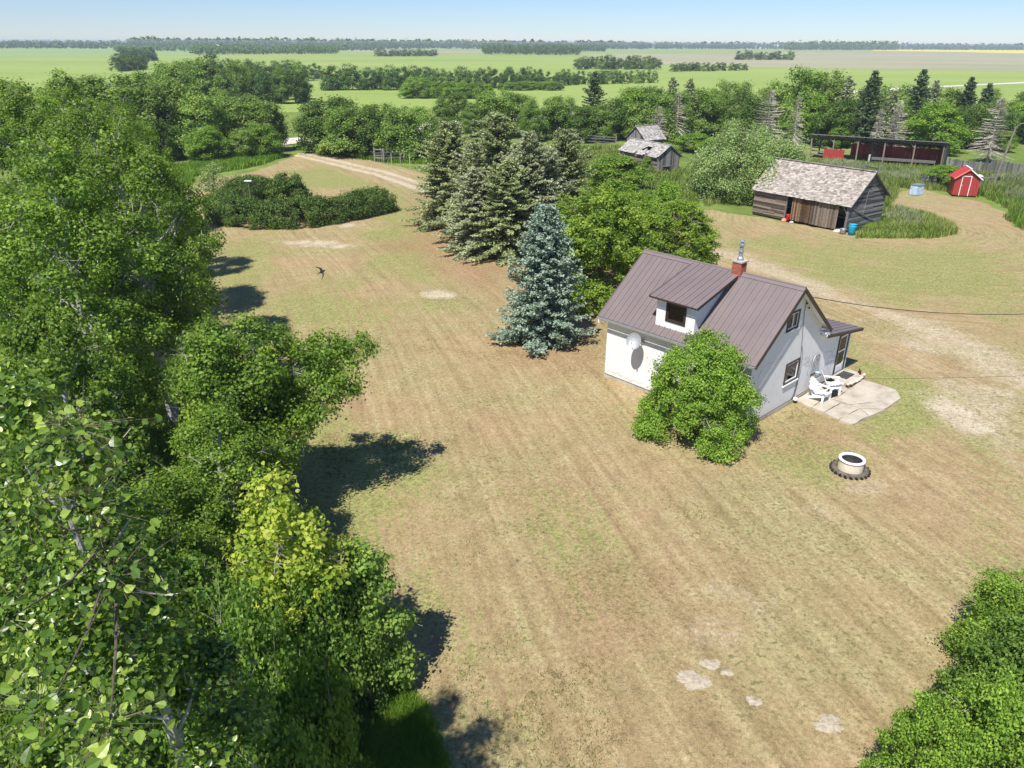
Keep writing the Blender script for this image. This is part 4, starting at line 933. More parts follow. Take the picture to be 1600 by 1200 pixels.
for a0, a1, mt, z0_ in ((.88, 3.45, 'brown_wood', .05), (3.50, 5.32, 'rust_wood', .08)):
    mb = MB(); boards(mb, lambda s, z, d: (-d - .04, s, z), a0, a1, z0_, 2.10, .15, vert=True, r=r_, wav=.02); mb.build('sliding_door', M[mt], shed, label='large sliding door of vertical planks, ' + ('greyed brown' if mt == 'brown_wood' else 'rusty brown'))
mb = MB(); mb.box(-.10, .02, -.05, .12, 0, 2.2); mb.box(-.08, .04, 5.84, 5.95, 0, 2.15); mb.box(.0, .12, SLN - .12, SLN, 0, 2.2); mb.box(-.05, .10, 0.13, SLN - .13, 2.12, 2.22); mb.build('door_post', M['grey_wood'], shed)
mb = MB(); mb.beam((0, .62, 2.1), (0, .1, 1.5), .08, .08, tint=.9); mb.build('corner_brace', M['grey_wood'], shed)
mb = MB(); mb.beam((.0, -.10, 2.05), (SD - .6, -.09, .25), .10, .03, up=(0, 1, 0), tint=.55); mb.beam((2.4, -.09, 3.6), (2.1, -.09, 1.2), .03, .02, up=(0, 1, 0), tint=.95); mb.build('loose_board', M['grey_wood'], shed)
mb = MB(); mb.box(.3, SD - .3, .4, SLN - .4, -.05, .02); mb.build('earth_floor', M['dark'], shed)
deck = MB()
for xa, xb in ((-.24, 2.55), (2.55, SD + .28)):
    deck.add([(x, y, st(x) + zo) for zo in (-.06, -.005) for x, y in ((xa, -.22), (xb, -.22), (xb, SLN + .2), (xa, SLN + .2))], [(0, 3, 2, 1), (4, 5, 6, 7), (0, 1, 5, 4), (1, 2, 6, 5), (2, 3, 7, 6), (3, 0, 4, 7)])
deck = deck.build('roof', M['grey_wood'], shed)
mb = MB(); shingles(mb, -.26, SLN + .22, (-.30, st(-.30)), (2.56, 4.66), r_, row=.155, w=.24, miss=.015); mb.build('shingles', M['shingle'], deck, kind='stuff')
mb = MB(); shingles(mb, -.26, SLN + .22, (SD + .32, st(SD + .32)), (2.54, 4.66), r_, row=.2, w=.4); mb.build('shingles', M['shingle'], deck, kind='stuff')
mb = MB(); mb.beam((-.30, -.27, st(-.30) - .03), (2.55, -.27, 4.63), .03, .12, tint=1.0); mb.build('barge_board', M['shingle'], shed); mb = MB(); mb.beam((2.55, -.27, 4.63), (SD + .32, -.27, st(SD + .32) - .03), .03, .12, tint=.1); mb.build('barge_board', M['grey_wood'], shed)
mb = MB(); mb.beam((2.50, -.26, 4.71), (2.50, SLN + .22, 4.71), .12, .03, tint=.85); mb.beam((2.62, -.26, 4.69), (2.62, SLN + .22, 4.69), .12, .03, tint=.7); mb.build('ridge_board', M['shingle'], deck)
for i, y in enumerate(np.arange(.5, SLN, .7)):
    mb = MB(); mb.beam((-.25, y, st(-.25) - .12), (.6, y, st(.6) - .12), .05, .1, tint=.3); mb.build('rafter', M['grey_wood'], shed)
def shedW(s, d): # s = along front (left), d outward
    c_, s_ = math.cos(SR - math.pi / 2), math.sin(SR - math.pi / 2); x, y = -d, s
    return (SO[0] + x * c_ - y * s_, SO[1] + x * s_ + y * c_)
def barrel(name, label, cat, loc, r0, r1, h, mat, rim=None):
    o = thing(name, label, cat, (*loc, -.03)); mb = MB()
    mb.lathe([(0, .02), (r0, 0), (r0 + (r1 - r0) * .33, h * .33), (r0 + (r1 - r0) * .33 + .012, h * .36), (r0 + (r1 - r0) * .66, h * .68), (r0 + (r1 - r0) * .66 + .012, h * .71), (r1, h), (r1 - .02, h), (r0 - .02, h * .15), (0, h * .15)], 20); mb.build('body', M[mat], o, smooth=True)
    mb = MB(); mb.lathe([(r1, h - .03), (r1 + .018, h - .03), (r1 + .018, h + .012), (r1 - .005, h + .012)], 20); mb.build('rim', M[rim or mat], o, smooth=True); return o
barrel('barrel', 'bright blue plastic barrel at the near corner of the plank shed', 'barrel', shedW(-.75, .28), .26, .31, .88, 'blue_plastic')
barrel('tub', 'small grey metal tub beside the blue barrel', 'tub', shedW(-.12, .52), .22, .25, .42, 'galv')
def rock(name, label, loc, s, seed, mat='rock', cat='rock'):
    r = np.random.default_rng(seed); n = 10; prof = [(0, .0), (.9, .05), (1.0, .35), (.75, .75), (.3, .95), (0, 1)]
    vs = [(rr_ * s[0] * math.cos(2 * math.pi * j / n) * r.uniform(.85, 1.12), rr_ * s[1] * math.sin(2 * math.pi * j / n) * r.uniform(.85, 1.12), zz_ * s[2] * r.uniform(.9, 1.1)) for rr_, zz_ in prof for j in range(n)]
    mb = MB(); mb.add(vs, [(i * n + j, i * n + (j + 1) % n, (i + 1) * n + (j + 1) % n, (i + 1) * n + j) for i in range(5) for j in range(n)]); o = mb.build(name, M[mat]); o.location = (*loc, -.06); return tag(o, label, cat)
rock('rock', 'flat pale rock in front of the open corner doorway of the shed', shedW(.45, .35), (.42, .3, .30), 3)
rock('plastic_jug', 'faded orange plastic jug on the ground by the shed doorway', shedW(5.62, .45), (.26, .2, .30), 5, 'pink_plastic', 'jug')
o = barrel('fuel_can', 'small red can in the narrow doorway of the shed', 'can', shedW(5.45, .15), .15, .17, .50, 'red_plastic'); o.location.z = .05
rock('rock', 'small pale rock beside the orange jug at the rusty shed door', shedW(4.9, .35), (.2, .16, .16), 6)

# --- two little old buildings further back
def old_hut(name, label, loc, rz, wd, ln, he, hr, seed, shm, holes=(), ragged=0, slot=None):
    o = thing(name, label, 'shed', (*loc, -.05), rz); r = np.random.default_rng(seed)      # gable in local y=0 plane, ridge along +y
    top = lambda x: he + (hr - he) * (1 - abs(x - wd / 2) / (wd / 2)) - .05
    mb = MB(); boards(mb, lambda s, z, d: (s, -d, z), 0, wd, 0, hr, .17, top=top, vert=True, r=r, wav=.03)
    mb.build('gable_boards', M['grey_wood'], o, kind='stuff')
    mb = MB(); boards(mb, lambda s, z, d: (s, ln + d, z), 0, wd, 0, hr, .2, top=top, vert=True, r=r); mb.build('gable_boards', M['grey_wood'], o, kind='stuff')
    for sd, x in ((-1, 0), (1, wd)):
        mb = MB(); boards(mb, lambda s, z, d: (x + sd * d, s, z), .0, ln, 0, he - .02, .17, r=r, wav=.03); mb.build('side_boards', M['brown_wood'], o, kind='stuff')
    sl = (hr - he) / (wd / 2); rf = MB()
    for k in range(5):
        for sd in (-1, 1): yy = .1 + k * (ln - .2) / 4; rf.beam((wd / 2, yy, hr - .08), (wd / 2 + sd * (wd / 2 + .22), yy, he - .08 - .22 * sl), .06, .1, tint=.3)
    rf = rf.build('roof', M['grey_wood'], o)
    for sd in (-1, 1):
        mb = MB(); shingles(mb, -.25, ln + .25, (wd / 2 + sd * (wd / 2 + .25), he - .25 * sl), (wd / 2, hr), r, row=.18, w=.26, miss=.02, holes=holes if sd == -1 else ()); mb.build('shingles', M[shm], rf, kind='stuff')
    mb = MB(); mb.box(wd / 2 - .1, wd / 2 + .1, -.25, ln + .25, hr - .01, hr + .03, tint=.8); mb.build('ridge_board', M[shm], rf)
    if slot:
        mb = MB(); mb.box(slot[0], slot[1], -.06, -.035, slot[2], slot[3]); mb.build('dark_panel', M['dark'], o)  # near-black panel on unbroken boards, stands in for the shade of an opening
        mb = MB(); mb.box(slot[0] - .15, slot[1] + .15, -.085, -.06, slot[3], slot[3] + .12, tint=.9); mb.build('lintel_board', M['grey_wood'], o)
    return o
old_hut('old_hut', 'low weathered hut whose bleached shingle roof has a ragged hole', (17.35, 92.3), math.radians(28), 3.3, 7.6, 2.0, 3.15, 21, 'pale_shingle', holes=((1.15, 3.0, .38), (1.0, 2.55, .28), (.75, 3.5, .25), (1.35, 2.3, .22), (0, 2.2, .35), (.1, 4.2, .3)), slot=(1.0, 1.9, 0, .7))
old_hut('old_hut', 'taller narrow old hut standing behind the low one, with a plain grey roof', (15.35, 104.6), math.radians(-52), 3.2, 3.6, 2.9, 4.3, 22, 'pale_shingle', holes=((1.25, 2.2, .16),), slot=(1.9, 2.5, 1.5, 2.1))

# --- red open-fronted pole barn
pb0 = Vector((*at(1470, 262), 0)); pb1 = Vector((*at(1281, 247), 0)); d_ = (pb1 - pb0); PL = d_.length * 1.10; PU = lambda u: (1470 - u) / 189 * d_.length; PRz = math.atan2(d_.y, d_.x)
barn = thing('pole_barn', 'long open-fronted animal shelter with a red back wall and flat roof', 'barn', (pb0.x, pb0.y, -.05), PRz)   # local x to the left along the front, local -y = back
BH, BHb, BD = 2.95, 2.22, 5.0
r_ = np.random.default_rng(31)
for i, x in enumerate((0.05, PU(1427), PU(1382), PU(1340), PU(1301), PL - .15)):
    mb = MB(); mb.beam((x, 0, -.2), (x + .1, 0, BH - .15), .16, .16, tint=.85 if i else .6); mb.build('post', M['brown_wood'], barn)
    mb = MB(); mb.beam((x, -BD, -.2), (x, -BD, BHb - .15), .16, .16, tint=.3); mb.build('post', M['brown_wood'], barn)
mb = MB(); mb.beam((-.1, 0, BH - .12), (PL, 0, BH - .12), .1, .2, tint=.4); mb.beam((-.1, -BD, BHb - .12), (PL, -BD, BHb - .12), .1, .2, tint=.3); mb.build('header_beam', M['brown_wood'], barn)
for x in np.arange(0, PL, 1.2):
    mb = MB(); mb.beam((x, .35, BH + .07), (x, -BD - .3, BHb - .0), .05, .13, tint=.25); mb.build('rafter', M['brown_wood'], barn)
mb = MB(); mb.add([(x, y, z + zo) for zo in (0, .05) for x, y, z in ((-.3, .45, BH + .17), (PL + .1, .45, BH + .17), (PL + .1, -BD - .4, BHb + .05), (-.3, -BD - .4, BHb + .05))], [(0, 1, 2, 3), (7, 6, 5, 4), (0, 4, 5, 1), (1, 5, 6, 2), (2, 6, 7, 3), (3, 7, 4, 0)]); mb.build('roof', M['grey_metal'], barn)
mb = MB(); boards(mb, lambda s, z, d: (s, -BD + d + .1, z), 0, PU(1318), .05, 1.75, .3, vert=True, r=r_, gap=.006); mb.build('back_boards', M['red_board'], barn, kind='stuff')
mb = MB(); boards(mb, lambda s, z, d: (s, -BD + d + .1, z), 0, PU(1330), 1.78, 2.12, .25, vert=True, r=r_, gap=.02); mb.build('upper_boards', M['brown_wood'], barn, kind='stuff')
mb = MB(); boards(mb, lambda s, z, d: (-d - .05, -s, z), 0, BD, .0, 2.9, .2, top=lambda s: BH - .1 - (BH - BHb) * s / BD, vert=True, r=r_, gap=.01); mb.build('end_boards', M['grey_wood'], barn, kind='stuff')
mb = MB(); boards(mb, lambda s, z, d: (s, .12 + d, z), PU(1320), PU(1286), .1, 1.35, .25, vert=True, r=r_, gap=.004); mb.build('front_panel', M['red_paint'], barn, kind='stuff', label='bright red front panel at the left end')
mb = MB()
for z in (.35, .8, 1.25, 1.7): mb.beam((PU(1288), -.9, z), (PL, -1.1, z + .05), .05, .16, tint=.5)
mb.build('rails', M['grey_wood'], barn)
mb = MB(); mb.beam((.8, -.8, .55), (8.4, -.8, .45), .5, .3, tint=.4); mb.build('feed_trough', M['grey_wood'], barn)
for x in (PU(1427), PU(1340), PU(1301)): mb = MB(); mb.beam((x, 0, BH - .8), (x + .7, 0, BH - .2), .08, .08, tint=.9); mb.build('brace', M['brown_wood'], barn)
mb = MB(); mb.beam((PU(1363), 1.2, -.2), (PU(1363), 1.2, 1.1), .22, .22, tint=.95); o = mb.build('fence_post', M['shingle'], None); o.matrix_world = barn.matrix_basis; o.location = (pb0.x, pb0.y, 0); o.rotation_euler = (0, 0, PRz); tag(o, 'short bleached post in the weeds before the open barn', 'post')

# --- little red garden shed
rs = thing('red_shed', 'small bright red garden shed with white door trim', 'shed', (45.85, 78.8, -.05), math.radians(-18))
RW, RD, RE, RR = 2.25, 2.3, 1.85, 2.7
rtop = lambda x: RE + (RR - RE) * (1 - abs(x - RW / 2) / (RW / 2)) - .04
r_ = np.random.default_rng(41)
for nm, Pq, ww in (('front_wall', lambda s, z, d: (s, -d, z), RW), ('back_wall', lambda s, z, d: (s, RD + d, z), RW)):
    mb = MB(); boards(mb, Pq, 0, ww, 0, RR, .28, top=rtop, vert=True, r=r_, gap=.006, wav=.002); mb.build(nm, M['red_paint'], rs)
for x, sg in ((0, -1), (RW, 1)):
    mb = MB(); boards(mb, lambda s, z, d: (x + sg * d, s, z), 0, RD, 0, RE - .05, .28, vert=True, r=r_, gap=.006, wav=.002); mb.build('side_wall', M['red_paint'], rs)
dd = MB(); dd.box(.62, 1.38, -.05, -.028, .04, 1.95); dd = dd.build('door', M['red_paint'], rs)
for a in ((.56, .62, .02, 2.02), (1.38, 1.44, .02, 2.02), (.6205, 1.3795, 1.96, 2.02)):
    mb = MB(); mb.box(a[0], a[1], -.07, -.028, a[2], a[3]); mb.build('door_trim', M['white'], dd)
mb = MB(); mb.box(.68, .71, -.09, -.051, 1.0, 1.12); mb.build('handle', M['white'], dd)
slr = (RR - RE) / (RW / 2)
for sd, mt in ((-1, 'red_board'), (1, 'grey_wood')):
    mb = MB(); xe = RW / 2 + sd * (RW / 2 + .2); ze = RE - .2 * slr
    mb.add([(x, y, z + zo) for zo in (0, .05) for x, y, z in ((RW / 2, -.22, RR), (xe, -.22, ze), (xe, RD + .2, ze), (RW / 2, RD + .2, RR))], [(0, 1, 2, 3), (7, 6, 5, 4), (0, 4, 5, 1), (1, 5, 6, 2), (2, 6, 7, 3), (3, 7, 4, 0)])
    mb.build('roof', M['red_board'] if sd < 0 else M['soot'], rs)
    mb = MB(); mb.beam((RW / 2, -.24, RR + .01), (xe, -.24, ze + .01), .03, .10); mb.build('barge_board', M['white'] if sd > 0 else M['pink_plastic'], rs)
mb = MB(); mb.beam((RW / 2 + .05, -.22, RR + .07), (RW / 2 + .05, RD + .2, RR + .07), .2, .02); mb.build('ridge_board', M['white'], rs)
mb = MB(); mb.beam((RW + .1, .2, 2.02 - .02), (RW + .1, 1.4, 2.02), .35, .02, tint=.9); mb.build('roof_patch', M['white'], rs)

# --- metal tank on the grass, yard light, fences
tk = thing('metal_tank', 'battered pale blue-grey metal tank standing alone on the mown grass', 'tank', (*at(1431, 304), -.05), .5)
mb = MB(); mb.box(-.55, .55, -.4, .4, .08, 1.05); mb.build('body', M['pale_blue'], tk); mb = MB(); mb.box(-.6, .6, -.45, .45, 1.052, 1.12); mb.build('lid', M['galv'], tk); mb = MB(); mb.box(-.75, .4, -.3, .3, .0, .078); mb.build('pallet', M['grey_wood'], tk)
lp = Vector((*at(1551, 292), 0)); lamp = thing('yard_light', 'leaning wooden pole with a round yard light on top', 'yard light', lp)
mb = MB(); mb.tube([(0, 0, -.2), (.5, .2, 3.2), (1.05, .4, 6.3)], [.13, .115, .095], 8); mb.build('pole', M['pole'], lamp)
mb = MB(); mb.tube([(1.05, .4, 6.2), (1.3, .2, 6.6), (1.7, 0, 6.7)], .035, 6); mb.build('arm', M['grey_metal'], lamp)
mb = MB(); mb.lathe([(0, .15), (.12, .12), (.28, 0), (.27, -.03), (0, -.03)], 14, c=(1.8, -.02, 6.66)); mb.build('lamp_head', M['white'], lamp)
def rail_fence(name, label, pts, hgt, rails, gap, post_r=.07, mat='grey_wood', pickets=0, seed=1, group=None):
    o = thing(name, label, 'fence', (pts[0][0], pts[0][1], -.08), 0, group); r = np.random.default_rng(seed); P0 = Vector((*pts[0], 0))
    for i in range(len(pts) - 1):
        a, b = Vector((*pts[i], 0)) - P0, Vector((*pts[i + 1], 0)) - P0; n = max(1, round((b - a).length / gap))
        for j in range(n + (i == len(pts) - 2)):
            p = a.lerp(b, j / n); mb = MB(); mb.tube([p + Vector((0, 0, -.2)), p + Vector((r.normal() * .03, r.normal() * .03, hgt + r.uniform(0, .15)))], post_r, 6, tint=float(r.random())); mb.build('post', M[mat], o)
        for k in range(rails):
            z = hgt * (.3 + .6 * k / max(rails - 1, 1))
            for j in range(n):
                p, q = a.lerp(b, j / n), a.lerp(b, (j + 1) / n); mb = MB(); mb.beam(p + Vector((0, 0, z + r.normal() * .03)), q + Vector((0, 0, z + r.normal() * .03)), .04, .13, tint=float(r.random())); mb.build('rail', M[mat], o)
        if pickets:
            mb = MB(); d = (b - a).normalized(); L2 = (b - a).length; s = 0; nn = Vector((d.y, -d.x, 0))
            while s < L2:
                p = a + d * s + nn * .05; mb.beam(p, p + Vector((0, 0, hgt * r.uniform(.85, 1.1))), .035, .02, tint=float(r.random())); mb.v[-8:] = mb.v[-8:]
                h2 = hgt * r.uniform(.85, 1.1); mb.beam(p + d * .0, p + Vector((r.normal() * .03, 0, h2)), pickets * .85, .022, up=nn, tint=float(r.random())); s += pickets
            mb.build('pickets', M[mat], o, kind='stuff')
    return o
rail_fence('board_fence', 'grey upright-board fence right of the pole barn', G((1478, 266), (1512, 270), (1545, 274)), 1.5, 2, 2.4, pickets=.2, seed=3)
rail_fence('board_fence', 'grey upright-board fence behind the yard light at the right edge', G((1546, 268), (1600, 276), (1650, 283)), 1.4, 2, 2.4, pickets=.2, seed=4)
rail_fence('board_fence', 'short grey board fence panel in the weeds left of the red shed', G((1438, 290), (1462, 292)), 1.3, 3, 1.8, pickets=.2, seed=5)
rail_fence('rail_fence', 'low rail fence between the red shed and the yard light', G((1530, 293), (1552, 291)), 1.2, 2, 1.6, post_r=.05, seed=6)
rail_fence('rail_fence', 'grey rail fence in the weeds behind the long shed', G((1315, 268), (1350, 272), (1372, 276)), 1.1, 2, 2.4, seed=7)
rail_fence('rail_fence', 'grey wooden corral fence left of the old huts', G((895, 222), (930, 224), (962, 226)), 1.3, 3, 2.6, seed=8)
gx = G((586, 252), (600, 252.5), (632, 250), (672, 247), (700, 246))
rail_fence('corral_gate', 'grey horizontal-rail gate beside the driveway', gx[:2] + gx[2:3], 1.7, 4, 2.6, post_r=.12, seed=9)
rail_fence('wire_fence_posts', 'row of thin pale fence posts by the driveway verge', G((597, 254), (612, 257), (626, 259), (641, 262)), 1.35, 0, 1.8, post_r=.045, mat='shingle', seed=10)
# small white board on a post behind the hedge
mx, my = at(393, 322); bd = thing('sign_board', 'small flat white board on a post above the hedge', 'board', (mx, my, 0))
mb = MB(); mb.tube([(0, 0, 0), (0, 0, 2.3)], .05, 6); mb.build('post', M['pole'], bd); mb = MB(); mb.box(-.33, .33, -.16, .16, 2.3, 2.38); mb.build('board', M['white'], bd)
# bird
bu, bv = 502, 425; dr_ = Vector(ray(bu, bv)).normalized(); bp = Vector((0, 0, CH)) + dr_ * 13.0
bird = thing('swallow', 'dark swallow in flight above the dry lawn', 'bird', bp, 0)
mb = MB(); mb.tube([(.0, .075, 0), (.0, .062, .003), (0, .03, .003), (0, -.01, 0), (0, -.05, -.003)], [.003, .012, .017, .015, .005], 8)
for s_ in (-1, 1):
    w = [(s_ * .012, .040, .004), (s_ * .065, .030, .012), (s_ * .135, -.062, .016), (s_ * .060, -.004, .008), (s_ * .012, -.012, .002)]
    mb.add(w + [(p[0], p[1], p[2] - .004) for p in w], [(0, 1, 3, 4), (1, 2, 3), (5, 9, 8, 6), (6, 8, 7), (0, 5, 6, 1), (1, 6, 7, 2), (2, 7, 8, 3), (3, 8, 9, 4)])
    mb.add([(s_ * .002, -.04, 0), (s_ * .010, -.045, 0), (s_ * .022, -.095, 0), (s_ * .005, -.062, 0)] + [(s_ * .002, -.04, -.004), (s_ * .010, -.045, -.004), (s_ * .022, -.095, -.004), (s_ * .005, -.062, -.004)], [(0, 1, 2, 3), (7, 6, 5, 4), (0, 4, 5, 1), (1, 5, 6, 2), (2, 6, 7, 3), (3, 7, 4, 0)])
mb.build('body', M['bird'], bird, smooth=False)
bX = rgt * .45 + dwn * .89; bY = rgt * .89 - dwn * .45; bZ = bX.cross(bY)
bird.matrix_world = Matrix(((bX.x, bY.x, bZ.x, bp.x), (bX.y, bY.y, bZ.y, bp.y), (bX.z, bY.z, bZ.z, bp.z), (0, 0, 0, 1)))
# far farm buildings
def farm(label, u, v, w, h, rz=0.1, mat='white', bins=0):
    x, y = at(u, v); o = thing('farm_building', label, 'building', (x, y, 0), rz); mb = MB()
    mb.box(-w / 2, w / 2, -4, 4, 0, h); mb.build('wall', M[mat], o)
    mb = MB(); mb.add([(-w / 2 - .5, -4.5, h), (w / 2 + .5, -4.5, h), (w / 2 + .5, 4.5, h), (-w / 2 - .5, 4.5, h), (-w / 2 - .5, 0, h + 2.4), (w / 2 + .5, 0, h + 2.4)], [(0, 1, 5, 4), (2, 3, 4, 5), (0, 4, 3), (1, 2, 5), (3, 2, 1, 0)]); mb.build('roof', M['white' if mat == 'white' else 'grey_metal'], o)
    for k in range(bins):
        mb = MB(); mb.lathe([(3.2, 0), (3.2, 7), (0, 9.5)], 14, c=(w / 2 + 6 + 7.5 * k, 0, 0)); mb.build('grain_bin', M['galv'], o, smooth=False)
farm('far white farmhouse on the left skyline', 335, 76, 26, 6); farm('far pale shed among the skyline trees near the middle', 868, 74.5, 30, 5, mat='galv'); farm('far white sheds with grain bins, leftmost on the right skyline', 1168, 76, 30, 6, bins=2)
farm('far long white building in the middle of the right skyline group', 1188, 75.8, 40, 6.5); farm('far white building with grain bins, tallest on the right skyline', 1212, 75.5, 22, 10, bins=3)
farm('far small white building before the town trees on the right', 1322, 76, 22, 8, bins=1); farm('far pale shed beside the yellow field', 1432, 77, 26, 5, mat='galv')
# ================================================================= TREES AND SHRUBS
R_ = random.Random(5)
def spot(u, v_top, y):
    x, z = zat(u, v_top, y); return x, z                       # x and height of a tree whose tip shows at (u, v_top) when it stands y metres away
# --- five old spruces in a row and the blue spruce
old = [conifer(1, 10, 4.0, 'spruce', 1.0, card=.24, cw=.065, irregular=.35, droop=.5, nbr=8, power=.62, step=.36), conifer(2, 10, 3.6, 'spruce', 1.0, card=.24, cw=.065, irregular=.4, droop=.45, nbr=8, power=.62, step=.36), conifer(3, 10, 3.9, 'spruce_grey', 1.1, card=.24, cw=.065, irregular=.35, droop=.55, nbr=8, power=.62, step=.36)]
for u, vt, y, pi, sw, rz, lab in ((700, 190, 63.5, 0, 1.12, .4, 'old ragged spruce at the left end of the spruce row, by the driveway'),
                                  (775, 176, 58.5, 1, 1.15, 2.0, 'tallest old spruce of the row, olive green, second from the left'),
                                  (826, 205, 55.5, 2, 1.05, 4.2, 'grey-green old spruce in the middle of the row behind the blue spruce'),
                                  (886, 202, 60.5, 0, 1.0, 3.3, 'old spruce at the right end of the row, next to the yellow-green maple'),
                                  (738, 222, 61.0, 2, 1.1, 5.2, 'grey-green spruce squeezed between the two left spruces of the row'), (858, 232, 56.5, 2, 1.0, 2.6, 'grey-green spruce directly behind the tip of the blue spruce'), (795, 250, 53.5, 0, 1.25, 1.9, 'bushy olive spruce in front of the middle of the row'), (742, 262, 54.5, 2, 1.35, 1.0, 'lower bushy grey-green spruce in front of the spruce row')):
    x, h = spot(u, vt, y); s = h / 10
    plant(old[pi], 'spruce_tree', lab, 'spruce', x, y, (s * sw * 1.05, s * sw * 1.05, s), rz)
blue = conifer(6, 7.3, 2.55, 'spruce_blue', 2.0, card=.15, cw=.05, irregular=.12, droop=.30, clear=.15, step=.24, nbr=9, tint=(.5, .2), power=.72)
bx_, by_ = at(850, 548); bh = spot(857, 326, by_)[1]
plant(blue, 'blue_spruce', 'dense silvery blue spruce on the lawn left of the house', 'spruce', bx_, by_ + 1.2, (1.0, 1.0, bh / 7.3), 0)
# --- broad maples behind the house, the shrub at the corner
ma = decid(31, 6.6, 3.5, .5, 'dome', nl=24, nc=560, lpc=95, leaf=.13, csig=.19, lr=.36, leafmat='maple', name='maple')
mb2 = decid(32, 6.2, 3.4, .5, 'dome', nl=24, nc=520, lpc=95, leaf=.13, csig=.19, lr=.36, leafmat='maple', name='maple', bare=6)
for u, vt, y, me_, s, lab in ((938, 298, 43.5, ma, (1.12, 1.0), 'broad yellow-green maple between the blue spruce and the house'),
                              (1055, 312, 48.0, mb2, (1.0, 1.0), 'broad yellow-green maple behind the house roof, right of its twin'),
                              (985, 300, 50.5, mb2, (.8, 2.1), 'yellow-green maple at the back, between the two nearer maples')):
    x, h = spot(u, vt, y); plant(me_, 'maple_tree', lab, 'maple', x, y, (s[0], s[0], h / 6.6), s[1])
sh = decid(33, 3.7, 2.35, .15, 'bush', nl=46, nc=760, lpc=80, leaf=.075, csig=.13, lr=.25, tips=[(-.5, .3, 3.55, .4), (.35, 0, 3.75, .3), (.1, .6, 3.6, .35), (1.2, .4, 2.9, .4), (-1.5, -.3, 2.3, .45)], leafmat='bush', trunk=.07, bare=12, name='shrub')
cx_, cy_ = at(1092, 668); plant(sh, 'shrub', 'big round green shrub growing against the near corner of the house', 'shrub', cx_ - .15, cy_ - .4, (1.02, 1.02, 1.05), 0)
# --- willow over the long shed and shrubs between the sheds
wi = decid(34, 8.0, 5.2, .6, 'dome', nl=28, nc=480, lpc=90, leaf=.17, csig=.30, lr=.30, leafmat='willow', trunk=.35, droop=.9, bare=26, flat=.9, tint=(.5, .25), name='willow', tips=[(1.5, -4.6, 5.4, 1.5), (.8, -6.2, 4.6, 1.2), (.3, -7.4, 3.6, .9), (3.6, -2.6, 5.2, 1.5), (4.6, -.5, 5.0, 1.5)])
x, h = spot(1165, 190, 77); plant(wi, 'willow_tree', 'spreading grey-green willow hanging over the left end of the long shed', 'willow', x, 77, (1.05, 1.0, h / 8.0), 0)
mid = [decid(40 + i, 7.5, (2.9, 3.2, 2.5, 3.0)[i], .6, ('round', 'dome', 'round', 'dome')[i], nl=14, nc=110, lpc=100, leaf=.21, csig=.38, lr=.36, leafmat=('poplar_far', 'poplar_far', 'hedge', 'bush')[i], trunk=.14, bare=(8, 0, 6, 4)[i], name='tree') for i in range(4)]
midp = [decid(50 + i, 11, 2.3, 1.2, 'poplar', nl=18, nc=150, lpc=110, leaf=.19, csig=.38, lr=.4, leafmat='poplar_far', trunk=.16, trmat='pale_bark', bare=10, name='poplar') for i in range(2)]
x, h = spot(962, 243, 80); plant(mid[3], 'shrub', 'round mid-green bush below the old huts', 'shrub', x, 80, (1.25, 1.1, h / 7.5), 0)
x, h = spot(1048, 283, 62); plant(mid[3], 'shrub', 'pale green bush between the maples and the willow', 'shrub', x, 62, (.6, .6, h / 7.5 * 1.0), 1)
x, h = spot(1020, 300, 72); plant(mid[0], 'shrub', 'thin greyish bush behind the maples', 'shrub', x, 72, (.7, .7, h / 7.5), 1.7)
x, h = spot(1478, 258, 84); plant(mid[3], 'shrub', 'dense green bush just left of the red shed', 'shrub', x, 84, (.85, .75, h / 7.5), 0)
x, h = spot(1016, 245, 91); plant(mid[3], 'shrub', 'small bright green bush at the wall of the low hut', 'shrub', x - .4, 90.6, (.28, .28, h / 7.5), 0)
for i, (u, v, y, s) in enumerate(((1085, 208, 112, 1.1), (1040, 222, 108, .8), (1125, 215, 108, 1.0))):
    x, h = spot(u, v, y); plant(mid[3], 'shrub', ('large bright green bush right of the old huts, before the shelter belt', 'bright green bush directly behind the low old hut', 'bright green bush between the old huts and the willow')[i], 'shrub', x, y, (s, s, h / 7.5), i)
